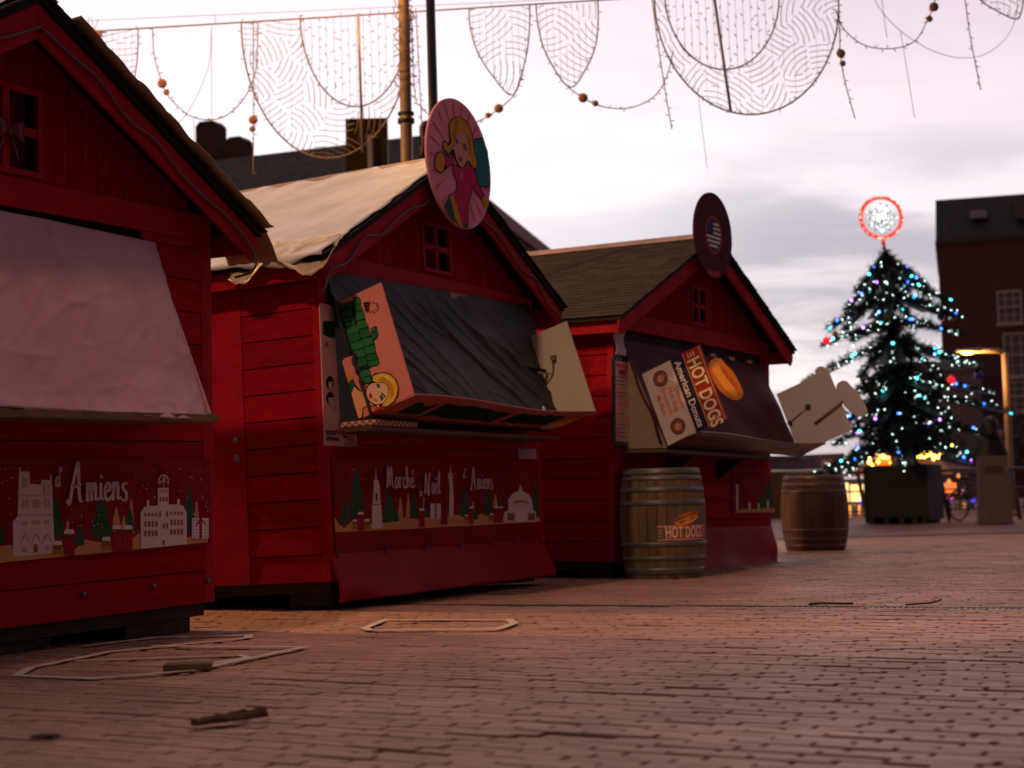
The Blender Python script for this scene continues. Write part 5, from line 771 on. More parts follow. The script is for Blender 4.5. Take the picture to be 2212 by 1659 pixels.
# ---- menu board and paper at the far stall's left corner
mb = MB(); mb.box((-.092, -.046, 1.09), (.235, -.036, 1.83)); mn = mb.build('menu_board', mat('navy_board', (.016, .022, .035), .5), H[3])
pl = [('pinkp', [(-.04, 1.125), (.175, 1.125), (.175, 1.79), (-.04, 1.79)])]
for i in range(5): pl.append(('starw', [(-.075 + i * .065 - .006, 1.807), (-.075 + i * .065, 1.800), (-.075 + i * .065 + .006, 1.807), (-.075 + i * .065, 1.820)]))
for i in range(5): pl.append(('starw', [(-.075 + i * .065 - .006, 1.105), (-.075 + i * .065, 1.098), (-.075 + i * .065 + .006, 1.105), (-.075 + i * .065, 1.118)]))
for i in range(9):
    for xx in (-.067, .205):
        z = 1.16 + i * .075; pl.append(('starw', [(xx - .006, z), (xx, z - .007), (xx + .006, z), (xx, z + .007)]))
pl += [('hred', [(-.035, 1.745), (.17, 1.745), (.17, 1.775), (-.035, 1.775)]), ('hred', [(0, 1.685), (.14, 1.680), (.145, 1.72), (.01, 1.725)]), ('lipsd', [(.02, 1.695), (.10, 1.69), (.11, 1.71), (.03, 1.712)])]
rr = random.Random(9); z = 1.655
while z > 1.14:
    c_ = rr.choice(('ink2', 'ink2', 'hred')); x = -.03
    while x < .09: w_ = rr.uniform(.012, .035); pl.append((c_, [(x, z), (min(x + w_, .11), z), (min(x + w_, .11), z + .008), (x, z + .008)])); x += w_ + .006
    if rr.random() < .7: pl.append(('hred', [(.14, z), (.165, z), (.165, z + .008), (.14, z + .008)]))
    z -= rr.uniform(.022, .036)
art('menu_print', pl, mn, (0, -.046, 0), (1, 0, 0), (0, 0, 1))
mb = MB(); mb.grid(lambda u, v: (-.055 + .17 * u + .01 * math.sin(v * 5), -.05 - .012 * math.sin(v * 6 + u), 1.838 + .20 * v), 6, 14); pp_ = mb.build('pinned_paper', mat('pale_paper', (.55, .42, .45), .6, var=.2, vscale=10), H[3], thick=.002)

# ---- plastic sheeting over roofs
def roof_sheet(h, zr, side, y0, y1, m, over, label=None, seed=0, flap=True):
    W_ = WD[h]; xe = (-.21 if side < 0 else W_ + .21)
    def f(u, v):
        y = y0 + (y1 - y0) * u; run = v * 1.07
        x = W_ / 2 + (xe - W_ / 2) * min(run, 1.02)
        z = zr(x) + .068 + .010 * ns(x * 1.2, y * 3, seed, 1.7) + .006 * ns(x * 5, y * 5, seed + 4, 2)
        z += .010 * abs(math.sin(y * 5 + x * 2.2 + 2 * ns(x, y, 2, 1))) * v
        if run > 1.02: z -= (run - 1.02) * over * 18 * (1 + .5 * math.sin(y * 8 + seed) + .6 * ns(y * 3, 0, seed, 2))
        e = .03 * ns(x * 4, 3, seed, 1.5); return (x, y + (e if u == 0 else 0), z)
    mb = MB(); mb.grid(f, 60, 50); o = mb.build('roof_sheet', m, H[h], thick=.003)
    if label: o['label'] = label
    return o
roof_sheet(2, zr2, -1, -.205, 2.46, plastic, .05, 'milky plastic sheet over the roof')
roof_sheet(2, zr2, 1, .10, 2.46, plastic, .05, seed=3)
roof_sheet(1, zr1, -1, -.16, 2.36, plastic, .05, 'milky plastic sheet over the left slope')
# crumpled lower front corner of the middle stall's sheet
mb = MB()
def fc(u, v):
    y = -.235 + .75 * u; k = math.sin(math.pi * u) ; x = .02 - .26 * v - .03 * k; z = zr2(x) + .085 - .10 * v ** 2 * (1.2 + math.sin(u * 9)) * .7
    return (x + .02 * ns(u * 4, v * 3, 2, 2), y, z + .025 * ns(u * 6, v * 4, 7, 2))
mb.grid(fc, 26, 12); mb.build('sheet_fold', mat('yellowed_plastic', (.55, .42, .27), .35, .5, var=.2, vscale=6), H[2], thick=.003)
# torn tan sheet along the nearest stall's right edge
mb = MB(); rr = random.Random(6)
def ft(u, v):
    x = 1.62 + 1.47 * u; st = (u * 7) % 1; y = -.19 - .012 * (1 - st) * (1 - v) + .5 * v
    return (x, y - .05 * (1 - v), zr1(x) + .082 + .012 * ns(u * 9, v, 1, 2) + .010 * (1 - v) + (0.005 * math.sin(u * 22)) * (1 - v))
mb.grid(ft, 70, 6); mb.build('torn_sheet', tanplastic, H[1], thick=.004)
mb = MB()
mb.grid(lambda u, v: (3.02 + .17 * u, -.20 - .02 * math.sin(v * 3) + .35 * v, zr1(3.02 + .17 * u) + .084 - .11 * u * u + .012 * ns(u * 4, v * 4, 0, 2)), 8, 12); mb.build('torn_sheet', tanplastic, H[1], thick=.004)
# bow hanging inside the nearest stall's window
mb = MB()
for s_ in (-1, 1): mb.grid(lambda u, v: (1.37 + s_ * .10 * u, -.03 - .025 * math.sin(u * 3.1), 2.42 + (v - .5) * (.03 + .09 * u) + .01), 6, 4); mb.grid(lambda u, v: (1.37 + s_ * (.015 + .05 * u), -.03, 2.42 - .12 * u + (v - .5) * .03), 6, 3)
mb.ball((1.37, -.035, 2.42), .02, 8); bw_ = mb.build('ribbon_bow', mat('dark_ribbon', (.12, .006, .012), .5), None, thick=.004)
bw_.matrix_world = H[1].matrix_world.copy(); tag(bw_, 'dark red ribbon bow in the gable window of the nearest stall', 'bow')
# ================================================================ barrels
staves = mat('oak_staves', (.20, .135, .075), .7, .2, col2=(.12, .08, .045), vscale=5, bump=.35, bscale=25, stretch=(1, 1, .25), island=.2)
hoopm = mat('galvanised_hoop', (.17, .17, .155), .45, .5, metal=.55, var=.35, vscale=9)
staves2 = mat('dark_oak_staves', (.15, .088, .062), .65, .25, col2=(.08, .048, .034), vscale=5, bump=.35, bscale=25, stretch=(1, 1, .25), island=.12)
hoopm2 = mat('dull_hoop', (.20, .14, .12), .4, .5, metal=.75, var=.35, vscale=9)
def bprof(z, Hh, rb, rm): t_ = (z / Hh - .5) * 2; return rb + (rm - rb) * (1 - abs(t_) ** 2.1)
def barrel(loc, rz, Hh, rb, rm, sm, hm, hoops, label):
    root = empty('barrel', loc, rz); tag(root, label, 'barrel', 'oak barrels used as tables')
    mb = MB(); n = 28
    for k in range(n):
        a0 = 2 * math.pi * k / n + .006; a1 = 2 * math.pi * (k + 1) / n - .006; jj = random.uniform(-.0015, .0015)
        vs = []; m_ = 14
        for i in range(m_ + 1):
            z = Hh * i / m_; r = bprof(z, Hh, rb, rm) + jj
            for a in (a0, (a0 + a1) / 2, a1): vs.append((r * math.cos(a), r * math.sin(a), z))
            for a in (a1, a0): vs.append(((r - .025) * math.cos(a), (r - .025) * math.sin(a), z))
        fs = []
        for i in range(m_):
            for q in range(5): fs.append((i * 5 + q, i * 5 + (q + 1) % 5, (i + 1) * 5 + (q + 1) % 5, (i + 1) * 5 + q))
        fs.append(tuple(range(4, -1, -1))); fs.append(tuple(m_ * 5 + q for q in range(5))); mb.raw(vs, fs, 0, False)
    mb.build('staves', sm, root)
    for z_, nm in ((Hh - .035, 'top_head'), (.03, 'bottom_head')):
        mb = MB()
        for k in range(9):
            R_ = rb - .018; x0 = -R_ + k * 2 * R_ / 9; x1 = x0 + 2 * R_ / 9 - .003
            y0 = math.sqrt(max(.0004, R_ * R_ - x0 * x0)); y1 = math.sqrt(max(.0004, R_ * R_ - x1 * x1)); mb.prism([(x0, -y0, z_), (x1, -y1, z_), (x1, y1, z_), (x0, y0, z_)], (0, 0, .018))
        mb.build(nm, sm, root)
    for (z0, z1) in hoops:
        mb = MB(); pr = []
        for i in range(4):
            z = z0 + (z1 - z0) * i / 3; pr.append((bprof(z, Hh, rb, rm) + .0045, z))
        pr = [(pr[0][0] - .005, pr[0][1])] + pr + [(pr[-1][0] - .005, pr[-1][1])]
        mb.lathe(pr, 48, caps=False); mb.build('hoop', hm, root)
    return root
HB = .885
b1_ = barrel((1.205, 13.13, 0), 0, HB, .308, .352, staves, hoopm, [(.835, .882), (.788, .820), (.694, .733), (.585, .627), (.255, .292), (.142, .178), (.03, .085)], 'oak barrel with a hot dogs sticker in front of the farthest stall')
barrel((3.50, 18.75, 0), .6, .87, .335, .392, staves2, hoopm2, [(.82, .866), (.745, .775), (.67, .695), (.22, .25), (.12, .145), (.03, .07)], 'dark brown oak barrel without a sticker, standing alone right of the farthest stall')
# sticker wrapped on the first barrel
camdir = math.atan2(0 - 13.13, 0 - 1.243)
def wrapb(x, y, h):
    z = y; r = bprof(z, HB, .308, .352) + .0016 + h; a = camdir + (x / .352); return Vector((r * math.cos(a), r * math.sin(a), z))
def sub(polys, n=5):
    out = []
    for c_, pts in polys:
        q = []
        for i in range(len(pts)):
            a_, b_ = pts[i], pts[(i + 1) % len(pts)]
            for k in range(n): q.append((a_[0] + (b_[0] - a_[0]) * k / n, a_[1] + (b_[1] - a_[1]) * k / n))
        out.append((c_, q))
    return out
st = []
def cells(c_, x0, z0, x1, z1, n=14):
    for k in range(n):
        a_ = x0 + (x1 - x0) * k / n; b_ = x0 + (x1 - x0) * (k + 1) / n; st.append((c_, [(a_, z0), (b_, z0), (b_, z1), (a_, z1)]))
X0, X1 = -.045, .44
cells('hred', X0, .302, X1, .425); cells('snow2', X0 + .0, .309, X1, .313); cells('snow2', X0, .414, X0 + .15, .418, 6); cells('snow2', X0 + .3, .414, X1, .418, 6)
for k in range(3): cells('snow2', X0 - .0 + .008, .335 + .024 * k, X0 + .035, .340 + .024 * k, 2); cells('snow2', X1 - .04, .335 + .024 * k, X1 - .008, .340 + .024 * k, 2)
mbs = MB(); cols = []
def addw(c_, pts, h):
    if c_ not in cols: cols.append(c_)
    mbs.face([wrapb(x, y, h) for x, y in pts], cols.index(c_))
for i, (c_, p_) in enumerate(st): addw(c_, p_, 0 if c_ == 'hred' else .0006)
def oval(cx, cy, a, b, tilt, n=22): return [(cx + a * math.cos(t) * math.cos(tilt) - b * math.sin(t) * math.sin(tilt), cy + a * math.cos(t) * math.sin(tilt) + b * math.sin(t) * math.cos(tilt)) for t in [2 * math.pi * k / n for k in range(n)]]
for i, (c_, p_) in enumerate((('bunc', oval(.205, .482, .125, .040, .30)), ('sausage', oval(.205, .484, .135, .019, .30)), ('bunhi', oval(.212, .462, .115, .030, .28)), ('yellowd', oval(.205, .487, .10, .004, .30)))):
    n_ = len(p_); cxm = sum(p[0] for p in p_) / n_; cym = sum(p[1] for p in p_) / n_
    for k in range(n_): addw(c_, [p_[k], p_[(k + 1) % n_], (cxm, cym)], .0010 + .0008 * i)
for it in (textpolys('HOT DOGS', .125, .020, .322, 'dkink', sx=.55, bold=.006), textpolys('HOT DOGS', .125, .018, .325, 'cream', sx=.55, bold=.003)):
    for q in it[1]: addw(it[0], q, .0014 if it[0] == 'dkink' else .0020)
mbs.build('sticker', [inkm(c_) for c_ in cols], b1_)

# ================================================================ hanging light decorations, in one vertical plane across the square
YC = 18.
def W18(px, py, dy=0.): return Vector((-5.781 + px * .0053264, YC + dy, 6.562 - px * .00014 - py * .00535))
def wtube(mb, pts, r, n=4, smooth=3, mi=0, dy=0.): mb.tube(catmull([W18(a, b_, dy) for a, b_ in pts], smooth) if smooth > 1 else [W18(a, b_, dy) for a, b_ in pts], r, n, mi)
def leds(mb, pts, step=.075, mi=0, seed=1, dy=0.):
    rr = random.Random(seed); P_ = catmull([W18(a, b_, dy) for a, b_ in pts], 4); acc = 0
    for i in range(len(P_) - 1):
        d = P_[i + 1] - P_[i]; L_ = d.length
        if L_ < 1e-6: continue
        dn = d.normalized(); k = 0
        while acc < L_:
            p = P_[i] + dn * acc; a = rr.uniform(0, 6.28); t_ = Vector((math.cos(a), rr.uniform(-.5, .5), math.sin(a))) * .042
            mb.tube([p, p + t_], [.004, .0065], 4, mi); acc += step * rr.uniform(.6, 1.4)
        acc -= L_
HG = 'wire light decorations hung across the square'
# support cable
mb = MB(); wtube(mb, [(60, 78), (180, 70), (700, 38), (1300, 0), (1800, -30), (2260, -58)], .009, 6, 4)
wtube(mb, [(180, 46), (880, 14), (1300, -8), (2260, -75)], .0035, 4, 3)
for x in (465, 800, 862, 1062): wtube(mb, [(x, 52.5 - (x - 465) * .0615), (x, 33 - (x - 465) * .047)], .004, 4, 1); 
o = mb.build('support_cable', wire); tag(o, 'long straight cable with a thinner one above, carrying the hanging lights', 'cable')
def ctop(x): return 70 - (x - 180) * .0625 if x < 1300 else 0 - (x - 1300) * .06
def ell_y(x, cx, a, cy, b): t_ = 1 - ((x - cx) / a) ** 2; return cy + b * math.sqrt(t_) if t_ > 0 else -1e9
def hatch(mb, inside_fn, seeds, pitch, r, rr, mi=0, ext=(0, 0, 0, 0)):
    """fans of concentric arcs, one fan per cell"""
    x0, y0, x1, y1 = ext
    cells_ = []
    for (sx, sy) in seeds:
        ang = rr.uniform(0, 6.28); R0 = rr.uniform(60, 150); cells_.append((sx, sy, sx + R0 * math.cos(ang), sy + R0 * math.sin(ang)))
    def near(x, y):
        return min(range(len(cells_)), key=lambda k: (cells_[k][0] - x) ** 2 + (cells_[k][1] - y) ** 2)
    for ci, (sx, sy, cx, cy) in enumerate(cells_):
        rad = 6
        while rad < 260:
            n = max(10, int(rad * 6.28 / 5)); run = []
            for k in range(n + 1):
                a = 2 * math.pi * k / n; x, y = cx + rad * math.cos(a), cy + rad * math.sin(a)
                ok = (sx - x) ** 2 + (sy - y) ** 2 < 110 ** 2 and inside_fn(x, y) and near(x, y) == ci
                if ok: run.append((x, y))
                if (not ok or k == n) and run:
                    if len(run) > 2: wtube(mb, run, r, 3, 1, mi)
                    run = []
            rad += pitch
def umotif(cx, a, bot, icx, ia, ibot, bar, label, seed, top=ctop):
    rr = random.Random(seed); root = empty('light_motif', W18(cx, top(cx))); tag(root, label, 'light decoration', HG)
    inv = root.matrix_world.inverted(); bpy.context.view_layer.update()
    M0 = Matrix.Translation(-Vector(root.location))
    cy, b_ = top(cx) + 20, bot - top(cx) - 20; icy, ib = top(icx), ibot - top(icx)
    outer = [(cx - a, top(cx - a))] + [(cx + a * math.cos(t), cy + b_ * math.sin(t)) for t in [math.pi - math.pi * i / 24 for i in range(25)]] + [(cx + a, top(cx + a))]
    inner = [(icx + ia * math.cos(t), icy + ib * math.sin(t)) for t in [math.pi - math.pi * i / 20 for i in range(21)]]
    mb = MB(); wtube(mb, outer, .0105, 5, 2); wtube(mb, inner, .0095, 5, 2); leds(mb, outer, .10, 0, seed); leds(mb, inner, .10, 0, seed + 1); mb.build('frame', wire, root, M0)
    def ins(x, y):
        o_ = abs(x - cx) < a and y < ell_y(x, cx, a, cy, b_) and y > top(x)
        i_ = abs(x - icx) < ia and y < ell_y(x, icx, ia, icy, ib)
        return o_ and not i_
    seeds = []
    for _ in range(3000):
        x, y = rr.uniform(cx - a, cx + a), rr.uniform(top(cx), bot)
        if ins(x, y) and all((x - p) ** 2 + (y - q) ** 2 > 50 ** 2 for p, q in seeds): seeds.append((x, y))
    mb = MB(); hatch(mb, ins, seeds, 12, .0048, rr); mb.build('leaf_wirework', wirefine, root, M0)
    mb = MB(); x = icx - ia + 8
    while x < icx + ia - 4:
        yb_ = ell_y(x, icx, ia, icy, ib); wtube(mb, [(x, top(x)), (x + 1, yb_)], .0026, 3, 1); leds(mb, [(x, top(x)), (x + 1, yb_)], .14, 0, int(x)); x += 16
    x = cx - a + 10
    while x < cx + a - 4:
        yb_ = ell_y(x, cx, a, cy, b_)
        if abs(x - icx) > ia: y0_ = top(x)
        else: y0_ = ell_y(x, icx, ia, icy, ib)
        wtube(mb, [(x, y0_), (x, yb_)], .0018, 3, 1); x += 24
    mb.build('light_strands', wirefine, root, M0)
    mb = MB(); mb.tube([W18(bar, top(bar), -.02), W18(bar + (4 if bar < 1000 else 28), bot - 12 if bar < 1000 else 246, -.02)], .017, 6); mb.build('centre_bar', mat('bar_grey', (.22, .19, .20), .45, .4, metal=.3), root, M0)
umotif(703, 182, 345, 765, 117, 233, 774, 'big scalloped light motif over the middle stall, partly in front of the roof behind', 21)
umotif(1613, 199, 250, 1560, 124, 152, 1542, 'big scalloped light motif high at the upper right of centre', 33)
def petal(outl, label, seed, cx0):
    rr = random.Random(seed); root = empty('light_petal', W18(*outl[0])); tag(root, label, 'light decoration', HG); M0 = Matrix.Translation(-Vector(root.location))
    pl_ = [tuple(p) for p in [(q.x, q.y) for q in catmull(outl, 5)]]
    def ins(x, y):
        c_ = False; n = len(pl_)
        for i in range(n):
            (xa, ya), (xb, yb_) = pl_[i], pl_[(i + 1) % n]
            if (ya > y) != (yb_ > y) and x < (xb - xa) * (y - ya) / (yb_ - ya) + xa: c_ = not c_
        return c_
    mb = MB(); wtube(mb, outl, .0085, 5, 4); leds(mb, outl, .09, 0, seed); mb.build('frame', wire, root, M0)
    xs = [p[0] for p in pl_]; ys = [p[1] for p in pl_]; seeds = []
    for _ in range(2000):
        x, y = rr.uniform(min(xs), max(xs)), rr.uniform(min(ys), max(ys))
        if ins(x, y) and all((x - p) ** 2 + (y - q) ** 2 > 52 ** 2 for p, q in seeds): seeds.append((x, y))
    mb = MB(); hatch(mb, ins, seeds, 13.5, .0046, rr)
    x = min(xs) + 8
    while x < max(xs) - 4:
        y = min(ys); run = []
        while y < max(ys):
            if ins(x, y): run.append((x, y))
            y += 6
        if len(run) > 2: wtube(mb, [run[0], run[-1]], .0022, 3, 1)
        x += 14
    mb.build('leaf_wirework', wirefine, root, M0)
petal([(1145, 12), (1142, 70), (1132, 130), (1104, 208), (1062, 168), (1030, 115), (1015, 60), (1013, 20)], 'left one of the pair of leaf shaped light petals beside the pink sign', 5, 0)
petal([(1158, 11), (1162, 60), (1178, 120), (1225, 191), (1262, 150), (1284, 100), (1291, 50), (1292, 2)], 'right one of the pair of leaf shaped light petals beside the pink sign', 6, 0)
petal([(298, 64), (297, 110), (292, 155), (278, 200), (235, 175), (200, 140), (182, 100), (178, 72)], 'light petal peeping over the roof edge of the nearest stall', 7, 0)
petal([(2215, -55), (2212, -10), (2205, 25), (2192, 42), (2150, 22), (2118, 0), (2105, -30), (2104, -50)], 'light petal cut off at the top right corner of the view', 8, 0)
def garland(paths, balls, label, name='light_garland'):
    root = empty(name, W18(*paths[0][0])); tag(root, label, 'light decoration', HG); M0 = Matrix.Translation(-Vector(root.location))
    mb = MB()
    for i, p in enumerate(paths): wtube(mb, p, .0065, 5, 5, dy=.03); leds(mb, p, .085, 0, i + len(p), .03)
    mb.build('string', wire, root, M0)
    for (x, y, r) in balls:
        mb = MB(); mb.ball(W18(x, y, .0), r * .0053, 16, sc=(1, .5, 1)); mb.build('ball', ballm, root, M0)
garland([[(328, 62), (331, 120), (346, 175), (358, 205), (385, 235), (412, 254), (445, 260), (480, 254), (515, 225), (540, 185), (552, 140), (556, 50)]], [(349, 183, 10.5), (358, 202, 7)], 'swag of lights with two balls over the roof of the nearest stall')
garland([[(546, 46), (545, 150), (544, 250), (543, 300), (541, 380)]], [(544, 262, 10), (542, 282, 7)], 'straight light string with two balls left of the big motif over the middle stall')
garland([[(888, 26), (892, 200), (905, 232), (940, 262), (985, 275), (1030, 262), (1060, 245), (1104, 208), (1128, 150)]], [(1072, 237, 10), (1049, 252, 6.5)], 'swag of lights with two balls running behind the round pink sign')
garland([[(1225, 191), (1254, 212), (1290, 230), (1335, 236), (1375, 228), (1412, 205), (1436, 165), (1452, 110)]], [(1254, 214, 10.5), (1280, 226, 7)], 'swag of lights with two balls right of the pair of petals')
garland([[(1409, -10), (1420, 100), (1432, 200), (1443, 280)]], [], 'leaning light string hanging beside the left side of the upper right motif', 'light_string')
garland([[(1812, -30), (1813, 60), (1812, 118), (1820, 180), (1838, 258)]], [(1812, 117, 10), (1815, 139, 7)], 'light string with two balls hanging at the right end of the upper right motif')
garland([[(1806, 20), (1822, 62), (1860, 95), (1905, 105), (1950, 100), (1980, 82), (2002, 45), (2020, 5), (2026, -40)]], [(2006, 41, 7.5), (2017, 15, 10.5)], 'swag of lights with two balls at the upper right, above the Christmas tree')
garland([[(2083, -48), (2092, 60), (2101, 130), (2111, 195)]], [], 'light string hanging above the brick building at the right', 'light_string')
garland([[(898, 24), (902, 150), (906, 300), (903, 336)]], [], 'light string hanging just right of the tan pole', 'light_string')
mb = MB()
for p in ([(455, 55), (450, 130), (430, 190), (400, 245), (372, 278)], [(455, 55), (453, 262)], [(414, 256), (414, 315)], [(1502, 190), (1508, 270), (1517, 366)], [(1945, 65), (1955, 150), (1967, 256)], [(1880, -30), (1905, 20), (1945, 65), (1995, 100), (2040, 118), (2075, 124), (2120, 118), (2165, 88), (2192, 45), (2205, -20)], [(1905, -30), (1915, 80)]):
    wtube(mb, p, .0038, 4, 4, dy=.05)
o = mb.build('guy_wires', wirefine); tag(o, 'thin bare wires dangling among the light decorations', 'wire', HG)
# twiggy connector box at the left end of the cable
mb = MB(); c0 = W18(212, 74); mb.box((c0.x - .04, c0.y - .03, c0.z - .03), (c0.x + .04, c0.y + .03, c0.z + .03)); rr = random.Random(3)
for k in range(9):
    a = rr.uniform(0, 6.28); mb.tube([c0 + Vector((rr.uniform(-.15, .05), 0, .02)), c0 + Vector((math.cos(a) * .2 - .1, 0, abs(math.sin(a)) * .2))], .004, 4)
o = mb.build('junction_box', wire); tag(o, 'small junction box with loose wire ends at the left end of the cable', 'box')
# a tangle of clipped lights on the tan pole
mb = MB(); rr = random.Random(8); P_ = []
for k in range(110): a = k * .75; P_.append(Vector((-1.085 + math.cos(a) * (.10 + rr.uniform(-.02, .03)), 17.3 + math.sin(a) * (.10 + rr.uniform(-.02, .03)), 5.15 + k * .012 + rr.uniform(-.05, .05))))
mb.tube(P_, .007, 4)
o = mb.build('light_bundle', wirefine); tag(o, 'bundle of unlit lights wound round the tan pole', 'lights')
# ================================================================ poles and lamps
sod = (1.0, .50, .13)
def lamp_light(loc, watt, size=.25, spot=None, col=sod, name='lamp_light', parent=None):
    l = bpy.data.lights.new(name, 'SPOT' if spot else 'POINT'); l.energy = watt; l.color = col; l.shadow_soft_size = size
    if spot: l.spot_size = R(spot); l.spot_blend = .5
    o = bpy.data.objects.new(name, l); COL.objects.link(o)
    if parent: o.parent = parent
    o.location = loc; return o
glow = mat('sodium_glow', (1, .5, .1), .5, emit=(1.0, .42, .07), estr=14)
def street_lamp(x, y, h, arm, r0, r1, m, label, watt, w_head=.32, collar=None, rz=0., glowm=glow):
    root = empty('street_lamp', (x, y, 0), rz); tag(root, label, 'street lamp')
    mb = MB(); mb.tube([(0, 0, 0), (0, 0, h * .3), (0, 0, h * .6), (0, 0, h)], [r0, r0 * .95, (r0 + r1) / 2, r1], 18); mb.build('pole', m, root)
    mb = MB(); mb.tube([(0, 0, 0), (0, 0, .12)], r0 * 1.7, 18); mb.build('base', m, root)
    if collar:
        mb = MB(); mb.tube([(0, 0, collar), (0, 0, collar + .05)], r0 * 1.35, 14); mb.tube([(0, 0, collar + .09), (0, 0, collar + .12)], r0 * 1.3, 14); mb.build('collar', poleblack, root)
    ax = arm
    mb = MB(); mb.tube([(0, 0, h - .02), (ax * .25, 0, h + .05), (ax, 0, h + .08)], r1 * .7, 10); mb.build('arm', m, root)
    mb = MB(); s_ = 1 if ax > 0 else -1
    mb.prism([(ax - s_ * .1, -.11, h + .14), (ax + s_ * .45, -.09, h + .12), (ax + s_ * .48, -.07, h + .05), (ax - s_ * .1, -.11, h + .03)][::s_], (0, .22, 0)); mb.build('head', mat('lamp_head_grey', (.30, .30, .32), .5), root, bevel=.02)
    mb = MB(); mb.ball((ax + s_ * .2, 0, h + .03), .09, 12, sc=(1.9, 1, .5)); mb.build('lens', glowm, root)
    if watt: lamp_light((ax + s_ * .2, 0, h - .08), watt, .12, None, parent=root)
    return root
street_lamp(-1.09, 17.3, 7.9, -.45, .070, .060, polebrown, 'tall tan lamp post rising behind the middle stall roof', 250, collar=4.83)
street_lamp(-10.6, 13.4, 6.6, 1.0, .09, .06, polebrown, 'street lamp out of view behind the left stalls, its light reaching between them', 2300)
fl = street_lamp(-8.5, -5.0, 15.0, 1.0, .09, .06, polebrown, 'unseen floodlight behind the viewer, beam narrowed to light the sides of the stalls', 0)
aim = (Vector((-8.5, -5, 15)) - Vector((-.3, 10.5, 1.4))).normalized()
fo = lamp_light((1.2, 0, 14.9), 4200, .6, 24, (1.0, .60, .36), parent=fl); fo.rotation_euler = aim.to_track_quat('Z', 'Y').to_euler()  # unseen lamp added for the stall sides; cone unusually narrow to spare the foreground
street_lamp(12.5, 40.3, 4.12, -.75, .095, .085, mat('orange_lit_pole', (.40, .26, .17), .5), 'lit street lamp in front of the brick building at the right', 120)
mb = MB(); mb.tube([(0, 0, 0), (0, 0, 3), (-.02, 0, 7.5)], [.052, .046, .040], 14)
o = mb.build('black_pole', poleblack, None, Matrix.Translation((-.655, 14.5, 0))); tag(o, 'slim black pole rising behind the round pink sign', 'pole')

# ================================================================ Christmas tree
TX, TY = 8.42, 34.3
tree = empty('christmas_tree', (TX, TY, 0)); tree.rotation_euler = (0, R(-2.6), 0); tag(tree, 'tall decorated Christmas tree with coloured lights in a dark planter box', 'christmas tree')
fol = mat('fir_needles', (.014, .055, .040), .7, .3, col2=(.006, .022, .018), vscale=3, island=.4)
film = mat('blue_grey_film', (.035, .080, .10), .5, .3, var=.4, vscale=3, alpha=.85)
wl = mat('white_bulb', (1, 1, 1), .3, emit=(.72, 1.0, .93), estr=7)
cl_ = {c: mat('bulb_' + c, (1, 1, 1), .3, emit=e, estr=7) for c, e in dict(cyan=(.05, .75, .85), blue=(.03, .15, 1), yellow=(1, .75, .1), violet=(.45, .15, 1)).items()}
mb = MB(); mb.tube([(0, 0, 1.0), (0, 0, 3.2), (0, 0, 5.75)], [.085, .06, .02], 10); mb.build('trunk', mat('dark_trunk', (.02, .015, .012), .9), tree)
def tuft(mb, p, s, rr, dirv=None):
    for k in range(5):
        a = Vector((rr.gauss(0, 1), rr.gauss(0, 1), rr.gauss(-.15, .8)));
        if dirv is not None: a += dirv * 1.2
        a = a.normalized() * s * rr.uniform(.6, 1.3); b_ = a.orthogonal().normalized() * s * .10
        mb.face([p - b_, p + b_, p + a * .6 + b_ * .9, p + a, p + a * .6 - b_ * .9])
rr = random.Random(12)
tiers = [(5.70, 5.05, .66, .86, 6), (5.38, 4.72, .95, 1.30, 6), (4.98, 4.32, 1.38, 1.50, 7), (4.36, 4.02, 1.50, 1.50, 6), (3.95, 3.22, 2.0, 1.80, 6), (3.20, 2.66, 1.45, 2.0, 5), (2.85, 2.15, 1.4, 2.4, 6), (2.35, 1.78, 1.5, 1.7, 5), (1.95, 1.15, 1.95, 1.85, 8)]
nb = 0
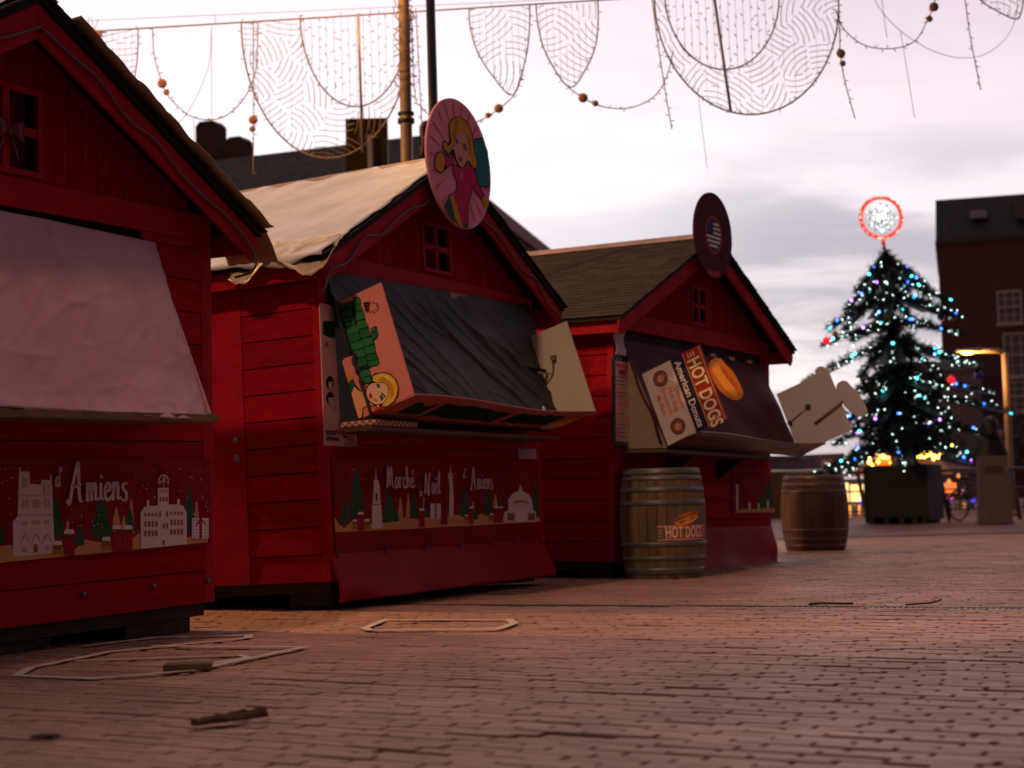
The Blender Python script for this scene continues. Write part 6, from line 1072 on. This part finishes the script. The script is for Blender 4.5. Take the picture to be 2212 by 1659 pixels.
for ti, (zr_, zt_, rl, rrt, n) in enumerate(tiers):
    for k in range(n):
        az = [math.pi, 0, R(-60), R(60), R(-120), R(120), R(-28), R(208), R(-90), R(30)][k] + (rr.uniform(-.12, .12) if k < 2 else rr.uniform(-.3, .3))
        f = (math.cos(az) + 1) / 2; Rr = (rl * (1 - f) + rrt * f) * (1 if k < 2 else rr.uniform(.8, 1.0)); zt2 = zt_ + rr.uniform(-.06, .06) + .1 * (0 if k < 2 else rr.random())
        d = Vector((math.cos(az), math.sin(az), 0)); mid = d * Rr * .5 + Vector((0, 0, zr_ + (zt2 - zr_) * .42)); tip = d * Rr + Vector((0, 0, zt2))
        path = catmull([Vector((0, 0, zr_)), mid, tip], 8)
        mb = MB(); mb.tube(path, [.02 - .012 * i / len(path) for i in range(len(path))], 5)
        for i in range(len(path) - 1):
            for q in range(9):
                p = path[i].lerp(path[i + 1], rr.random()); dens = .85 - .35 * i / len(path)
                sp = Vector((rr.gauss(0, .055), rr.gauss(0, .055), rr.gauss(-.03, .045))) * dens; tuft(mb, p + sp, .16 * dens + .03, rr, d * .3)
        mb.build('branch', fol, tree)
        mb = MB(); mb.tube([p - Vector((0, 0, .04)) for p in path[2:]], .004, 4); mats_ = [MATS['grey_cable'], wl]; nbulb = int(7 + Rr * 8)
        for q in range(nbulb):
            t_ = rr.uniform(.15, 1.0); i = min(int(t_ * (len(path) - 1)), len(path) - 2); p = path[i].lerp(path[i + 1], rr.random()) + Vector((rr.gauss(0, .05), rr.gauss(0, .05), rr.gauss(-.02, .05)))
            mb.ball(p, .0098, 6, 1)
        cc = rr.choice(list(cl_)); ccs = [rr.choice(('cyan', 'cyan', 'blue', 'cyan', 'cyan', 'blue', 'blue', 'cyan', 'yellow', 'blue', 'cyan', 'violet')) for _ in range(2 if k < 4 else 1)]
        for q, c_ in enumerate(ccs):
            t_ = rr.uniform(.35, .98); i = min(int(t_ * (len(path) - 1)), len(path) - 2); p = path[i] + Vector((rr.gauss(0, .04), -.05, rr.gauss(0, .04))); mb.ball(p, .027, 6, 2 + q)
        mb.build('light_string', mats_ + [cl_[c_] for c_ in ccs], tree)
        if k in (0, 1, 2, 4) and ti in (0, 2, 4, 5, 6, 8):
            mb = MB(); o_ = Vector((0, 0, -.06)); sidev = Vector((-d.y, d.x, 0)) * .16
            mb.face([path[1] + sidev + o_, path[-3] + sidev * 1.6 + o_ * 1.5, tip + o_ * .2, path[-3] - sidev * 1.6 + o_ * 1.5, path[1] - sidev + o_]); mb.build('film_wing', film, tree, thick=.004)
        nb += 1
for (z0, z1, r0, cnt) in ((1.5, 1.95, .85, 200), (1.8, 2.7, .80, 280), (2.6, 3.25, .78, 260), (3.2, 4.0, .50, 200), (4.0, 5.3, .20, 120), (5.2, 5.85, .08, 40)):
    mb = MB()
    for q in range(cnt):
        a = rr.uniform(0, 6.28); r_ = r0 * math.sqrt(rr.random()) * rr.uniform(.7, 1.1); p = Vector((r_ * math.cos(a), r_ * math.sin(a), rr.uniform(z0, z1)))
        for w in range(2): tuft(mb, p + Vector((rr.gauss(0, .05), rr.gauss(0, .05), rr.gauss(0, .05))), .17, rr)
    mb.build('foliage', fol, tree)
bc = dict(red=(.6, .01, .02), orange=(.6, .18, .02), blue=(.02, .03, .35), magenta=(.5, .02, .2), gold=(.4, .26, .05), green=(.06, .22, .03))
for (x, z, r, c_, lit) in [(-1.45, 4.02, .085, 'red', 1), (1.18, 4.42, .085, 'red', 0), (1.05, 4.36, .085, 'blue', 0), (-.18, 4.38, .08, 'orange', 0), (.12, 4.15, .06, 'magenta', 0), (.45, 4.25, .07, 'gold', 0), (.85, 4.75, .06, 'red', 0),
        (.72, 3.52, .06, 'red', 1), (1.15, 2.98, .09, 'red', 1), (-.42, 2.92, .10, 'orange', 1), (1.75, 3.05, .09, 'blue', 0), (1.5, 2.55, .07, 'orange', 0), (-1.2, 2.45, .06, 'red', 0), (-1.25, 4.15, .07, 'orange', 0), (-.85, 4.55, .06, 'blue', 0),
        (-.35, 2.05, .08, 'blue', 0), (.1, 2.0, .08, 'green', 0), (2.05, 1.75, .09, 'orange', 0), (.9, 2.05, .06, 'blue', 0), (.35, 4.95, .05, 'blue', 0)]:
    mb = MB(); yy = -.35 if abs(x) < .8 else -.08; mb.ball((x, yy, z), r, 14); mb.tube([(x, yy, z + r), (x, yy, z + r + .05)], .008, 5); ob = mb.build('bauble', mat('bauble_' + c_ + str(lit), bc[c_], .15, .6, emit=bc[c_] if lit else None, estr=1.1 if lit else 0), tree)
# ring ornament on top
rg = empty('star_ring'); rg.parent = tree; rg.location = (-.02, 0, 6.62)
mb = MB(); n = 40; mb.tube([(.44 * math.cos(2 * math.pi * k / n), 0, .44 * math.sin(2 * math.pi * k / n)) for k in range(n + 1)], .042, 8, caps=False); mb.build('red_ring', mat('red_glow_ring', (.5, .01, .01), .4, emit=(1, .04, .01), estr=.35), rg)
mb = MB()
for k in range(6):
    a = math.pi * k / 6; mb.tube([(-.33 * math.cos(a), 0, -.33 * math.sin(a)), (.33 * math.cos(a), 0, .33 * math.sin(a))], .012, 5)
mb.tube([(0, 0, -.46), (0, 0, -.9)], .02, 6); mb.build('star_frame', mat('dark_star_wire', (.05, .06, .05), .5), rg)
mb = MB()
for k in range(90):
    a = math.pi * (k % 12) / 6; r_ = rr.uniform(.0, .33); mb.ball((r_ * math.cos(a) + rr.gauss(0, .02), -.03, r_ * math.sin(a) + rr.gauss(0, .02)), .015, 6)
for k in range(34):
    a = rr.uniform(0, 6.28); mb.ball((.46 * math.cos(a), -.05, .46 * math.sin(a)), .0105, 6)
mb.build('white_lights', mat('white_bulb_soft', (1, 1, 1), .3, emit=(.82, 1.0, .90), estr=1.8), rg)['kind'] = 'stuff'
mb = MB()
for k in range(30):
    a = 6.28 * k / 30; mb.ball((.44 * math.cos(a), -.045, .44 * math.sin(a)), .017, 6)
mb.build('red_lights', mat('red_bulb', (1, .1, .1), .4, emit=(1, .05, .01), estr=4), rg)
mb = MB(); mb.ball((.0, 0, -.56), .055, 10); mb.build('red_knob', mat('red_glow_ring'), rg)
# planter
pl_ = empty('planter_box', (8.38, 34.5, 0), R(-27)); tag(pl_, 'large dark grey square planter box under the Christmas tree', 'planter')
pm = mat('dark_grey_planter', (.018, .021, .030), .6, .3, var=.3, vscale=3)
mb = MB(); s_ = .66
for (a, b_, c_, d_) in ((-s_, -s_, s_, -s_ + .04), (-s_, s_ - .04, s_, s_), (-s_, -s_ + .04, -s_ + .04, s_ - .04), (s_ - .04, -s_ + .04, s_, s_ - .04)): mb.box((a, b_, .12), (c_, d_, 1.24))
mb.box((-s_ + .04, -s_ + .04, .12), (s_ - .04, s_ - .04, 1.12)); mb.build('box', pm, pl_, bevel=.01)
for sx in (-1, 1): mb = MB(); mb.box((sx * .66 + (0 if sx > 0 else -.03), -.69, .06), (sx * .66 + (.03 if sx > 0 else 0), .69, 1.22)); mb.build('side_panel', mat('slate_panel', (.045, .047, .062), .6), pl_)
for fx in (-.62, -.30, .02, .30, .50): mb = MB(); mb.box((fx, -.64, 0), (fx + .11, .64, .119)); mb.build('foot', wooddark, pl_)

# ================================================================ bust on its plinth
bu = empty('bust', (9.32, 31.2, 1.31), R(-12)); tag(bu, 'dark bronze bust of a bearded man on a grey stone plinth', 'statue')
brz = mat('dark_bronze', (.018, .017, .016), .45, .5, metal=.4)
mb = MB()
def head(u, v):
    th_ = math.pi * v; ph = 2 * math.pi * u; d = Vector((math.sin(th_) * math.cos(ph), math.sin(th_) * math.sin(ph), math.cos(th_)))
    r = .185 * (1.0 + .10 * max(0, -d.y) * max(0, 1 - abs(d.z + .05) * 5) * (1 if abs(d.x) < .2 else .2))
    x, y, z = d.x * r * .86, d.y * r * 1.02, d.z * r * 1.28
    if d.y < -.5 and abs(d.x) < .22 and -.25 < d.z < .15: y -= .035 * (1 - abs(d.x) / .22)
    if d.z < -.25: y -= .05 * max(0, -d.y + .3); z -= .03
    if d.z > .2 or d.y > 0: x *= 1.08 + .05 * noise.noise(d * 6); y += .02 * noise.noise(d * 7)
    for ex in (-.3, .3):
        q = (d - Vector((ex, -.9, .12)).normalized()).length
        if q < .22: y += .022 * (1 - q / .22)
    return (x, y, z + .55 + .012 * noise.noise(d * 9))
mb.grid(head, 36, 24); mb.build('head', brz, bu)
mb = MB(); mb.grid(lambda u, v: ((.13 + .19 * (1 - v) ** .6 * (v < .98)) * math.cos(6.283 * u) * (1.0), (.10 + .08 * (1 - v)) * math.sin(6.283 * u), .42 * v + .0), 30, 10); mb.lathe([(.20, 0), (.16, .03)], 20); mb.build('shoulders', brz, bu)
mb = MB()
for s_ in (-1, 1): mb.ball((s_ * .165, .0, .54), .035, 8, sc=(.5, .8, 1.3))
mb.build('ears', brz, bu)
pn = empty('plinth', (9.32, 31.2, 0), R(-12)); tag(pn, 'grey stone plinth carrying the dark bust, right of the planter', 'plinth')
stone = mat('grey_stone', (.16, .145, .15), .8, .2, var=.2, vscale=6, bump=.2, bscale=60)
mb = MB(); b_ = .31; t_ = .275; mb.raw([(-b_, -b_, 0), (b_, -b_, 0), (b_, b_, 0), (-b_, b_, 0), (-t_, -t_, 1.31), (t_, -t_, 1.31), (t_, t_, 1.31), (-t_, t_, 1.31)], [(3, 2, 1, 0), (4, 5, 6, 7), (0, 1, 5, 4), (1, 2, 6, 5), (2, 3, 7, 6), (3, 0, 4, 7)]); mb.box((-.34, -.34, 0), (.34, .34, .05)); mb.build('shaft', stone, pn, bevel=.01)
mb = MB(); mb.box((-.16, -.305, .98), (.16, -.288, 1.12)); mb.build('plaque', mat('plaque', (.07, .055, .05), .5), pn)

# ================================================================ bicycle behind the planter
bi = empty('bicycle', (10.05, 35.1, 0), R(35)); tag(bi, 'black bicycle parked between the planter and the plinth', 'bicycle')
bk_ = mat('black_rubber', (.012, .012, .013), .6)
for wx in (-.52, .52):
    w_ = empty('wheel'); w_.parent = bi; w_.location = (wx, 0, .345)
    mb = MB(); mb.tube([(.325 * math.cos(2 * math.pi * k / 32), 0, .325 * math.sin(2 * math.pi * k / 32)) for k in range(33)], .022, 6, caps=False); mb.build('tyre', bk_, w_)
    mb = MB()
    for k in range(14): a = 2 * math.pi * k / 14; mb.tube([(0, 0, 0), (.31 * math.cos(a), 0, .31 * math.sin(a))], .002, 3)
    mb.ball((0, 0, 0), .03, 8); mb.build('spokes', steel, w_)
mb = MB(); J = dict(r=(-.52, 0, .345), f=(.52, 0, .345), bb=(-.08, 0, .30), st=(-.22, 0, .78), hd=(.36, 0, .80), h0=(.40, 0, .66))
for a, b_ in (('r', 'bb'), ('r', 'st'), ('bb', 'st'), ('st', 'hd'), ('bb', 'h0'), ('hd', 'f')): mb.tube([J[a], J[b_]], .017, 8)
mb.build('frame', mat('black_frame', (.015, .015, .018), .3), bi)
mb = MB(); mb.tube([(.36, 0, .80), (.34, 0, .98)], .013, 8); mb.tube(catmull([(.25, -.28, 1.0), (.36, -.15, 1.0), (.34, 0, .98), (.36, .15, 1.0), (.25, .28, 1.0)], 3), .012, 8); mb.build('handlebar', bk_, bi)
mb = MB(); mb.tube([(-.22, 0, .78), (-.24, 0, .92)], .012, 8); mb.ball((-.24, 0, .94), .13, 10, sc=(1, .55, .3)); mb.build('saddle', bk_, bi)

# ================================================================ railing beyond the barrels
def rail(x0, x1, y, label, lean=0.):
    root = empty('railing', (x0, y, 0)); tag(root, label, 'railing'); L_ = x1 - x0; m = mat('rail_grey', (.11, .10, .11), .45, .4, metal=.3)
    n = max(2, round(L_ / 1.55) + 1)
    for k in range(n):
        x = L_ * k / (n - 1); mb = MB(); mb.tube([(x + lean, 0, 0), (x, 0, 1.12)], .045, 8); mb.build('post', m, root)
    for z, r in ((1.12, .032), (.70, .018), (.46, .018), (.26, .018)): mb = MB(); mb.tube([(lean * (1 - z / 1.12), 0, z), (L_ + lean * (1 - z / 1.12), 0, z)], r, 8); mb.build('rail', m, root)
rail(6.0, 9.1, 35.2, 'grey tubular railing between the dark barrel and the planter', .18)
rail(9.45, 12.6, 35.6, 'grey tubular railing behind the bust', .18)

# ================================================================ fairground stalls beyond, seen out of focus
def em(name, c, e, s): return mat(name, c, .5, emit=e, estr=s)
amb = em('warm_window', (.9, .6, .3), (1.0, .68, .25), 1.1)
k1 = empty('lit_kiosk', (9.9, 46, 0)); tag(k1, 'glowing amber kiosk beyond the railing, edged with golden lights', 'kiosk')
mb = MB(); mb.box((-1.0, 0, 0), (2.6, 2, .28)); mb.box((-1.0, 1.4, .28), (2.6, 1.6, 1.1)); mb.build('body', mat('violet_grey', (.15, .13, .2), .6), k1)
for i, (a, b_) in enumerate(((-.92, -.28), (-.22, .40))): mb = MB(); mb.box((a, .15, .32), (b_, .2, .98 - i * .06)); mb.build('window', amb, k1)
mb = MB(); mb.prism([(-1.1, -.05, 1.15), (2.7, -.05, 1.15), (2.5, .7, 1.62), (-.9, .7, 1.62)], (0, .05, .05)); mb.build('roof', mat('brown_roof', (.25, .12, .06), .6), k1)
gold = em('gold_bulb', (1, .7, .2), (1, .55, .08), 10); rr = random.Random(77)
mb = MB()
for k in range(26): mb.ball((.30 + rr.gauss(0, .05), -.15, .55 + k * .045), .034, 6)
for k in range(44): mb.ball((.35 + k * .047 + rr.gauss(0, .03), -.15, 1.68 + rr.gauss(0, .07)), .038, 6)
mb.build('gold_lights', gold, k1)
mb = MB(); mb.box((.5, -.1, 1.45), (1.6, .0, 1.72)); mb.build('orange_sign', em('orange_glow', (.6, .15, .03), (1, .16, .03), .6), k1)
mb = MB(); mb.box((2.45, -.12, .62), (2.75, -.05, .9)); mb.build('orange_sign', em('orange_glow2', (.8, .2, .05), (1, .18, .03), 1.0), k1)
k2 = empty('blue_awning_stall', (7.1, 47, 0)); tag(k2, 'stall with a starry blue fabric canopy behind the far barrel', 'stall')
mb = MB(); mb.prism([(-.6, 0, 1.42), (2.9, 0, 1.40), (2.6, 0, 1.86), (-.6, 0, 1.80)], (0, .04, 0)); cn = mb.build('canopy', mat('blue_canopy', (.06, .06, .20), .7, var=.3, vscale=3), k2)
mb = MB()
for k in range(70): x, z = rr.uniform(-.55, 2.6), rr.uniform(1.45, 1.78); s_ = rr.uniform(.014, .03); mb.face([(x - s_, -.004, z), (x, -.004, z - s_), (x + s_, -.004, z), (x, -.004, z + s_)], k % 2)
mb.build('stars', [mat('star_yellow', (.5, .30, .06), .6), mat('star_red', (.4, .08, .10), .6)], cn)
mb = MB(); mb.box((-.6, .1, 0), (2.6, 1.8, 1.38)); mb.build('body', mat('brown_stall', (.10, .05, .035), .8), k2)
mb = MB(); x = -.6
while x < 2.6: h_ = rr.uniform(.04, .12); mb.face([(x, -.01, 1.41), (x + .05, -.01, 1.41 - h_), (x + .1, -.01, 1.41)]); x += .1
mb.build('snow_fringe', mat('fringe_grey', (.4, .38, .42), .7), k2)
fn_ = empty('rink_fence', (7.0, 42, 0)); tag(fn_, 'low white slatted fence with blue lights beyond the railing', 'fence')
mb = MB(); x = 0.
while x < 7.5: mb.box((x, 0, .04), (x + .07, .02, .40)); x += .12
mb.box((0, .021, .36), (7.5, .05, .44)); mb.box((0, .021, .08), (7.5, .05, .13)); mb.build('slats', mat('white_fence', (.45, .43, .50), .6), fn_)
mb = MB()
for k in range(36): mb.ball((rr.uniform(0, 7.4), -.03, .44 + rr.gauss(0, .012)), .028, 6)
mb.build('blue_lights', em('blue_bulb', (.1, .1, 1), (.04, .05, 1), 7), fn_)
mb = MB()
for k in range(7): mb.ball((1.5 + k * .30 + rr.uniform(-.03, .03), .12, .22), .10, 10, sc=(.8, .3, 1.7))
mb.build('candle_glow', em('candle_glow', (.9, .4, .1), (1, .36, .05), 1.3), fn_)
c5 = empty('carousel', (13.3, 50, 0)); tag(c5, 'dim coloured fairground ride lights behind the bicycle', 'ride')
mb = MB(); mb.box((-1.8, 0, 0), (1.5, 1.2, .5)); mb.lathe([(1.5, 1.25), (1.6, 1.2), (.1, 1.6)], 20); mb.tube([(0, .5, .5), (0, .5, 1.3)], .1, 8); mb.build('body', mat('ride_maroon', (.16, .06, .07), .6), c5)
mb = MB(); cols = [em('g_red', (.5, .1, .1), (1, .10, .08), .9), em('g_or', (.5, .2, .1), (1, .35, .1), .9), em('g_pk', (.5, .3, .4), (1, .3, .5), .7), mat('g_wh', (.5, .5, .55), .5)]
for k in range(46): mb.ball((rr.uniform(-1.7, .8), -.06, rr.uniform(.15, 1.35)), rr.uniform(.04, .09), 8, k % 4, sc=(.8, .3, 1.2))
mb.build('coloured_panels', cols, c5)

# ================================================================ buildings
brickb = bpy.data.materials.new('dark_brick'); brickb.use_nodes = True
t = brickb.node_tree; b = t.nodes['Principled BSDF']; b.inputs['Roughness'].default_value = .85
bk = t.nodes.new('ShaderNodeTexBrick'); bk.inputs['Scale'].default_value = 1; bk.inputs['Brick Width'].default_value = .22; bk.inputs['Row Height'].default_value = .075; bk.inputs['Mortar Size'].default_value = .008
bk.inputs['Color1'].default_value = (.11, .040, .036, 1); bk.inputs['Color2'].default_value = (.07, .026, .024, 1); bk.inputs['Mortar'].default_value = (.12, .075, .06, 1)
c = t.nodes.new('ShaderNodeTexCoord'); mpn = t.nodes.new('ShaderNodeMapping'); mpn.inputs['Rotation'].default_value = (R(90), 0, 0); t.links.new(c.outputs['Object'], mpn.inputs[0]); t.links.new(mpn.outputs[0], bk.inputs['Vector']); t.links.new(bk.outputs[0], b.inputs['Base Color'])
slate = mat('slate_roof', (.042, .042, .050), .7, .3, var=.4, vscale=5, bump=.3, bscale=30)
paintw = mat('white_window_paint', (.42, .38, .40), .6); glassd = mat('window_glass', (.10, .09, .11), .12, .6)
def sash(parent, x0, x1, z0, z1, y=-.0):
    w_ = empty('window'); w_.parent = parent
    mb = MB(); mb.box((x0, y - .02, z0), (x1, y - .006, z1)); mb.build('pane', glassd, w_)
    mb = MB(); f = .07
    for a, b_, c_, d_ in ((x0, x1, z0, z0 + f), (x0, x1, z1 - f, z1), (x0, x0 + f, z0 + f, z1 - f), (x1 - f, x1, z0 + f, z1 - f), (x0 + f, x1 - f, (z0 + z1) / 2 - .035, (z0 + z1) / 2 + .035)): mb.box((a, y - .07, c_), (b_, y - .021, d_))
    for k in (1, 2): xx = x0 + (x1 - x0) * k / 3; mb.box((xx - .018, y - .055, z0 + f), (xx + .018, y - .022, (z0 + z1) / 2 - .036)); mb.box((xx - .018, y - .055, (z0 + z1) / 2 + .036), (xx + .018, y - .022, z1 - f))
    for zq in ((z0 * .75 + z1 * .25), (z0 * .25 + z1 * .75)): mb.box((x0 + f, y - .050, zq - .015), (x1 - f, y - .023, zq + .015))
    mb.build('frame', paintw, w_)
    mb = MB(); mb.box((x0 - .06, y - .12, z0 - .08), (x1 + .06, y - .0, z0 - .002)); mb.build('sill', paintw, w_)
bb = empty('brick_building', (16.25, 60, 0), R(-15.5)); tag(bb, 'dark red brick building with a grey mansard roof at the right edge', 'building')
mb = MB(); mb.box((0, 0, 0), (14, 9, 10.0)); mb.build('wall', brickb, bb)
mb = MB(); mb.box((-.08, -.12, 10.001), (14.1, 9.1, 10.14)); mb.build('cornice', mat('cornice_grey', (.06, .055, .06), .7), bb)
mb = MB(); mb.raw([(-.05, -.1, 10.141), (14.05, -.1, 10.141), (14.05, 9.05, 10.141), (-.05, 9.05, 10.141), (-.05 + .05, 1.1, 11.9), (14, 1.1, 11.9), (14, 8, 11.9), (0, 8, 11.9)], [(3, 2, 1, 0), (4, 5, 6, 7), (0, 1, 5, 4), (1, 2, 6, 5), (2, 3, 7, 6), (3, 0, 4, 7)])
rf = mb.build('roof', slate, bb)
mb = MB(); mb.box((1.25, .22, 10.95), (1.85, .55, 11.25)); mb.build('skylight', mat('skylight_glass', (.30, .28, .36), .1, .7), rf)
mb = MB(); mb.box((2.9, .1, 10.8), (4.3, 1.2, 11.6)); mb.build('dormer', mat('dormer_grey', (.10, .08, .08), .7), rf)
for (a, b_, c_, d_) in ((2.05, 2.95, 6.85, 8.1), (2.19, 3.15, 4.85, 6.5), (2.2, 3.2, 3.55, 4.7), (5.2, 6.3, 6.85, 8.15), (5.2, 6.4, 4.85, 6.5), (5.2, 6.4, 2.6, 4.0), (8.2, 9.3, 4.85, 6.5)): sash(bb, a, b_, c_, d_)
lb = empty('low_building', (14.5, 56, 0)); tag(lb, 'low pale rendered annexe in front of the brick building', 'building')
mb = MB(); mb.box((0, 0, 0), (2.0, 2, 4.9)); mb.build('wall', mat('pale_render', (.20, .17, .19), .8, var=.15, vscale=2), lb)
mb = MB(); mb.prism([(-.1, -.1, 4.901), (2.1, -.1, 4.901), (2.1, .9, 5.3), (-.1, .9, 5.3)], (0, .6, 0)); mb.build('roof', slate, lb)
mb = MB(); mb.box((-.55, -.3, 1.2), (.35, -.2, 2.3)); mb.build('red_panel', mat('red_shutter', (.30, .03, .03), .6), lb)
def small_tree(x, y, h, r, seed, label):
    rr = random.Random(seed); root = empty('small_tree', (x, y, 0)); tag(root, label, 'tree')
    mb = MB(); mb.tube([(0, 0, 0), (.05, 0, h * .4), (0, .05, h * .75)], [.12, .08, .03], 8)
    for k in range(7): a = rr.uniform(0, 6.28); mb.tube([(.03, 0, h * rr.uniform(.35, .6)), (r * .7 * math.cos(a), r * .7 * math.sin(a), h * rr.uniform(.6, .9))], [.04, .012], 5)
    mb.build('trunk', MATS['dark_trunk'], root)
    mb = MB()
    for k in range(500):
        d = Vector((rr.gauss(0, 1), rr.gauss(0, 1), rr.gauss(0, .8))).normalized() * rr.uniform(.45, 1) ** .5; p = Vector((d.x * r, d.y * r, h * .68 + d.z * h * .32))
        if noise.noise(p * 1.1 + Vector((seed, 0, 0))) < -.12: continue
        tuft(mb, p, .22, rr)
    mb.build('crown', mat('dark_leaf', (.022, .030, .018), .7, island=.4), root)
small_tree(13.1, 51, 3.6, 1.5, 3, 'dark leafy tree between the Christmas tree and the far lamp')
small_tree(17.4, 53, 3.3, 1.3, 5, 'small dark tree before the brick wall at the right edge')
# building behind the stalls: slate mansard, chimneys, long cornice
ob = empty('corner_building', (-1.38, 36, 0)); tag(ob, 'old stone corner building with slate roof and chimneys behind the stalls', 'building')
vL = Vector((-.927, .374, 0)); vR = Vector((.207, .978, 0)); LL, LR = 11.0, 13.0
st_ = mat('mauve_stone', (.28, .18, .19), .85, .2, var=.25, vscale=1.5)
def wallq(v, L_, z0, z1, m, name, off=0., parent=ob, th=.4):
    n = Vector((v.y, -v.x, 0)) if v.x < 0 else Vector((v.y, -v.x, 0))
    if v.x < 0: n = -n
    n = n * off
    mb = MB(); a = n.copy(); b_ = n + v * L_
    inn = (Vector((-v.y, v.x, 0)) if v.x > 0 else Vector((v.y, -v.x, 0))) * th
    mb.raw([a + Vector((0, 0, z0)), b_ + Vector((0, 0, z0)), b_ + Vector((0, 0, z1)), a + Vector((0, 0, z1)), a + inn + Vector((0, 0, z0)), b_ + inn + Vector((0, 0, z0)), b_ + inn + Vector((0, 0, z1)), a + inn + Vector((0, 0, z1))],
           [(0, 1, 2, 3), (7, 6, 5, 4), (0, 4, 5, 1), (3, 2, 6, 7), (1, 5, 6, 2), (0, 3, 7, 4)]); return mb.build(name, m, parent)
for v, L_ in ((vL, LL), (vR, LR)): wallq(v, L_, 0, 7.4, st_, 'wall')
for v, L_ in ((vL, LL), (vR, LR)):
    wallq(v, L_ + .2, 7.401, 7.55, st_, 'cornice', .08); wallq(v, L_ + .35, 7.551, 7.80, mat('mauve_stone_dark', (.12, .07, .075), .85), 'cornice', .18); wallq(v, L_ + .3, 7.801, 8.14, st_, 'cornice', .30)
nR = Vector((.98, -.19, 0)) * .02
for k in range(9):
    p = vR * (1.0 + k * 1.05) + nR; w_ = empty('window'); w_.parent = ob
    mb = MB(); a, b_ = p, p + vR * .42; o_ = Vector((.98, -.19, 0)) * .03
    mb.raw([a + Vector((0, 0, 5.9)), b_ + Vector((0, 0, 5.9)), b_ + Vector((0, 0, 7.25)), a + Vector((0, 0, 7.25))], [(0, 1, 2, 3)]); mb.build('pane', dark, w_)
    mb = MB(); mb.prism([b_ + Vector((0, 0, 5.5)), b_ + vR * .12 + Vector((0, 0, 5.5)), b_ + vR * .12 + Vector((0, 0, 7.3)), b_ + Vector((0, 0, 7.3))], o_ * 2); mb.build('frame', mat('mauve_pale', (.22, .15, .17), .8), w_)
inL = Vector((.374, .927, 0))
mb = MB(); e0 = vL * .6 + inL * -.1 + Vector((0, 0, 8.141)); e1 = vL * (LL + .3) + inL * -.1 + Vector((0, 0, 8.141)); up = inL * 1.1 + Vector((0, 0, 1.25))
mb.raw([e0, e1, e1 + up, e0 + up + vL * .5, e0 + inL * 2.2 + vL * .9, e1 + inL * 5], [(0, 1, 2, 3), (3, 2, 5, 4), (0, 3, 4), (1, 5, 2), (0, 4, 5, 1)]); rf2 = mb.build('roof', slate, ob)
chm = mat('chimney_brick', (.06, .035, .035), .85, .2, var=.3, vscale=6, bump=.4, bscale=15)
def chim(t_, w, z1, d_=.5, cap=True):
    p = vL * t_ + inL * 1.6; mb = MB(); a = p; b_ = p + vL * w
    mb.prism([a + Vector((0, 0, 8.0)), b_ + Vector((0, 0, 8.0)), b_ + Vector((0, 0, z1 - .12)), b_ - vL * .12 + Vector((0, 0, z1)), a + vL * .12 + Vector((0, 0, z1)), a + Vector((0, 0, z1 - .12))], inL * d_); mb.build('chimney', chm, rf2)
chim(7.12, .62, 10.6); chim(6.32, .55, 10.1); chim(.55, .85, 9.9)
pq = empty('dark_hoarding', (0, 24, 0)); tag(pq, 'dark brown glossy panel standing between the middle stall roof and the tan pole', 'panel')
mb = MB(); mb.box((-2.44, 0, 0), (-1.80, .12, 6.55)); mb.build('sheet', mat('brown_gloss_panel', (.020, .007, .004), .6, .12, var=.6, vscale=4, bump=.5, bscale=5), pq)
mb = MB(); mb.tube([(-1.98, -.15, 0), (-2.06, -.15, 6.25)], .045, 8); mb.build('pipe', mat('bar_grey'), pq)
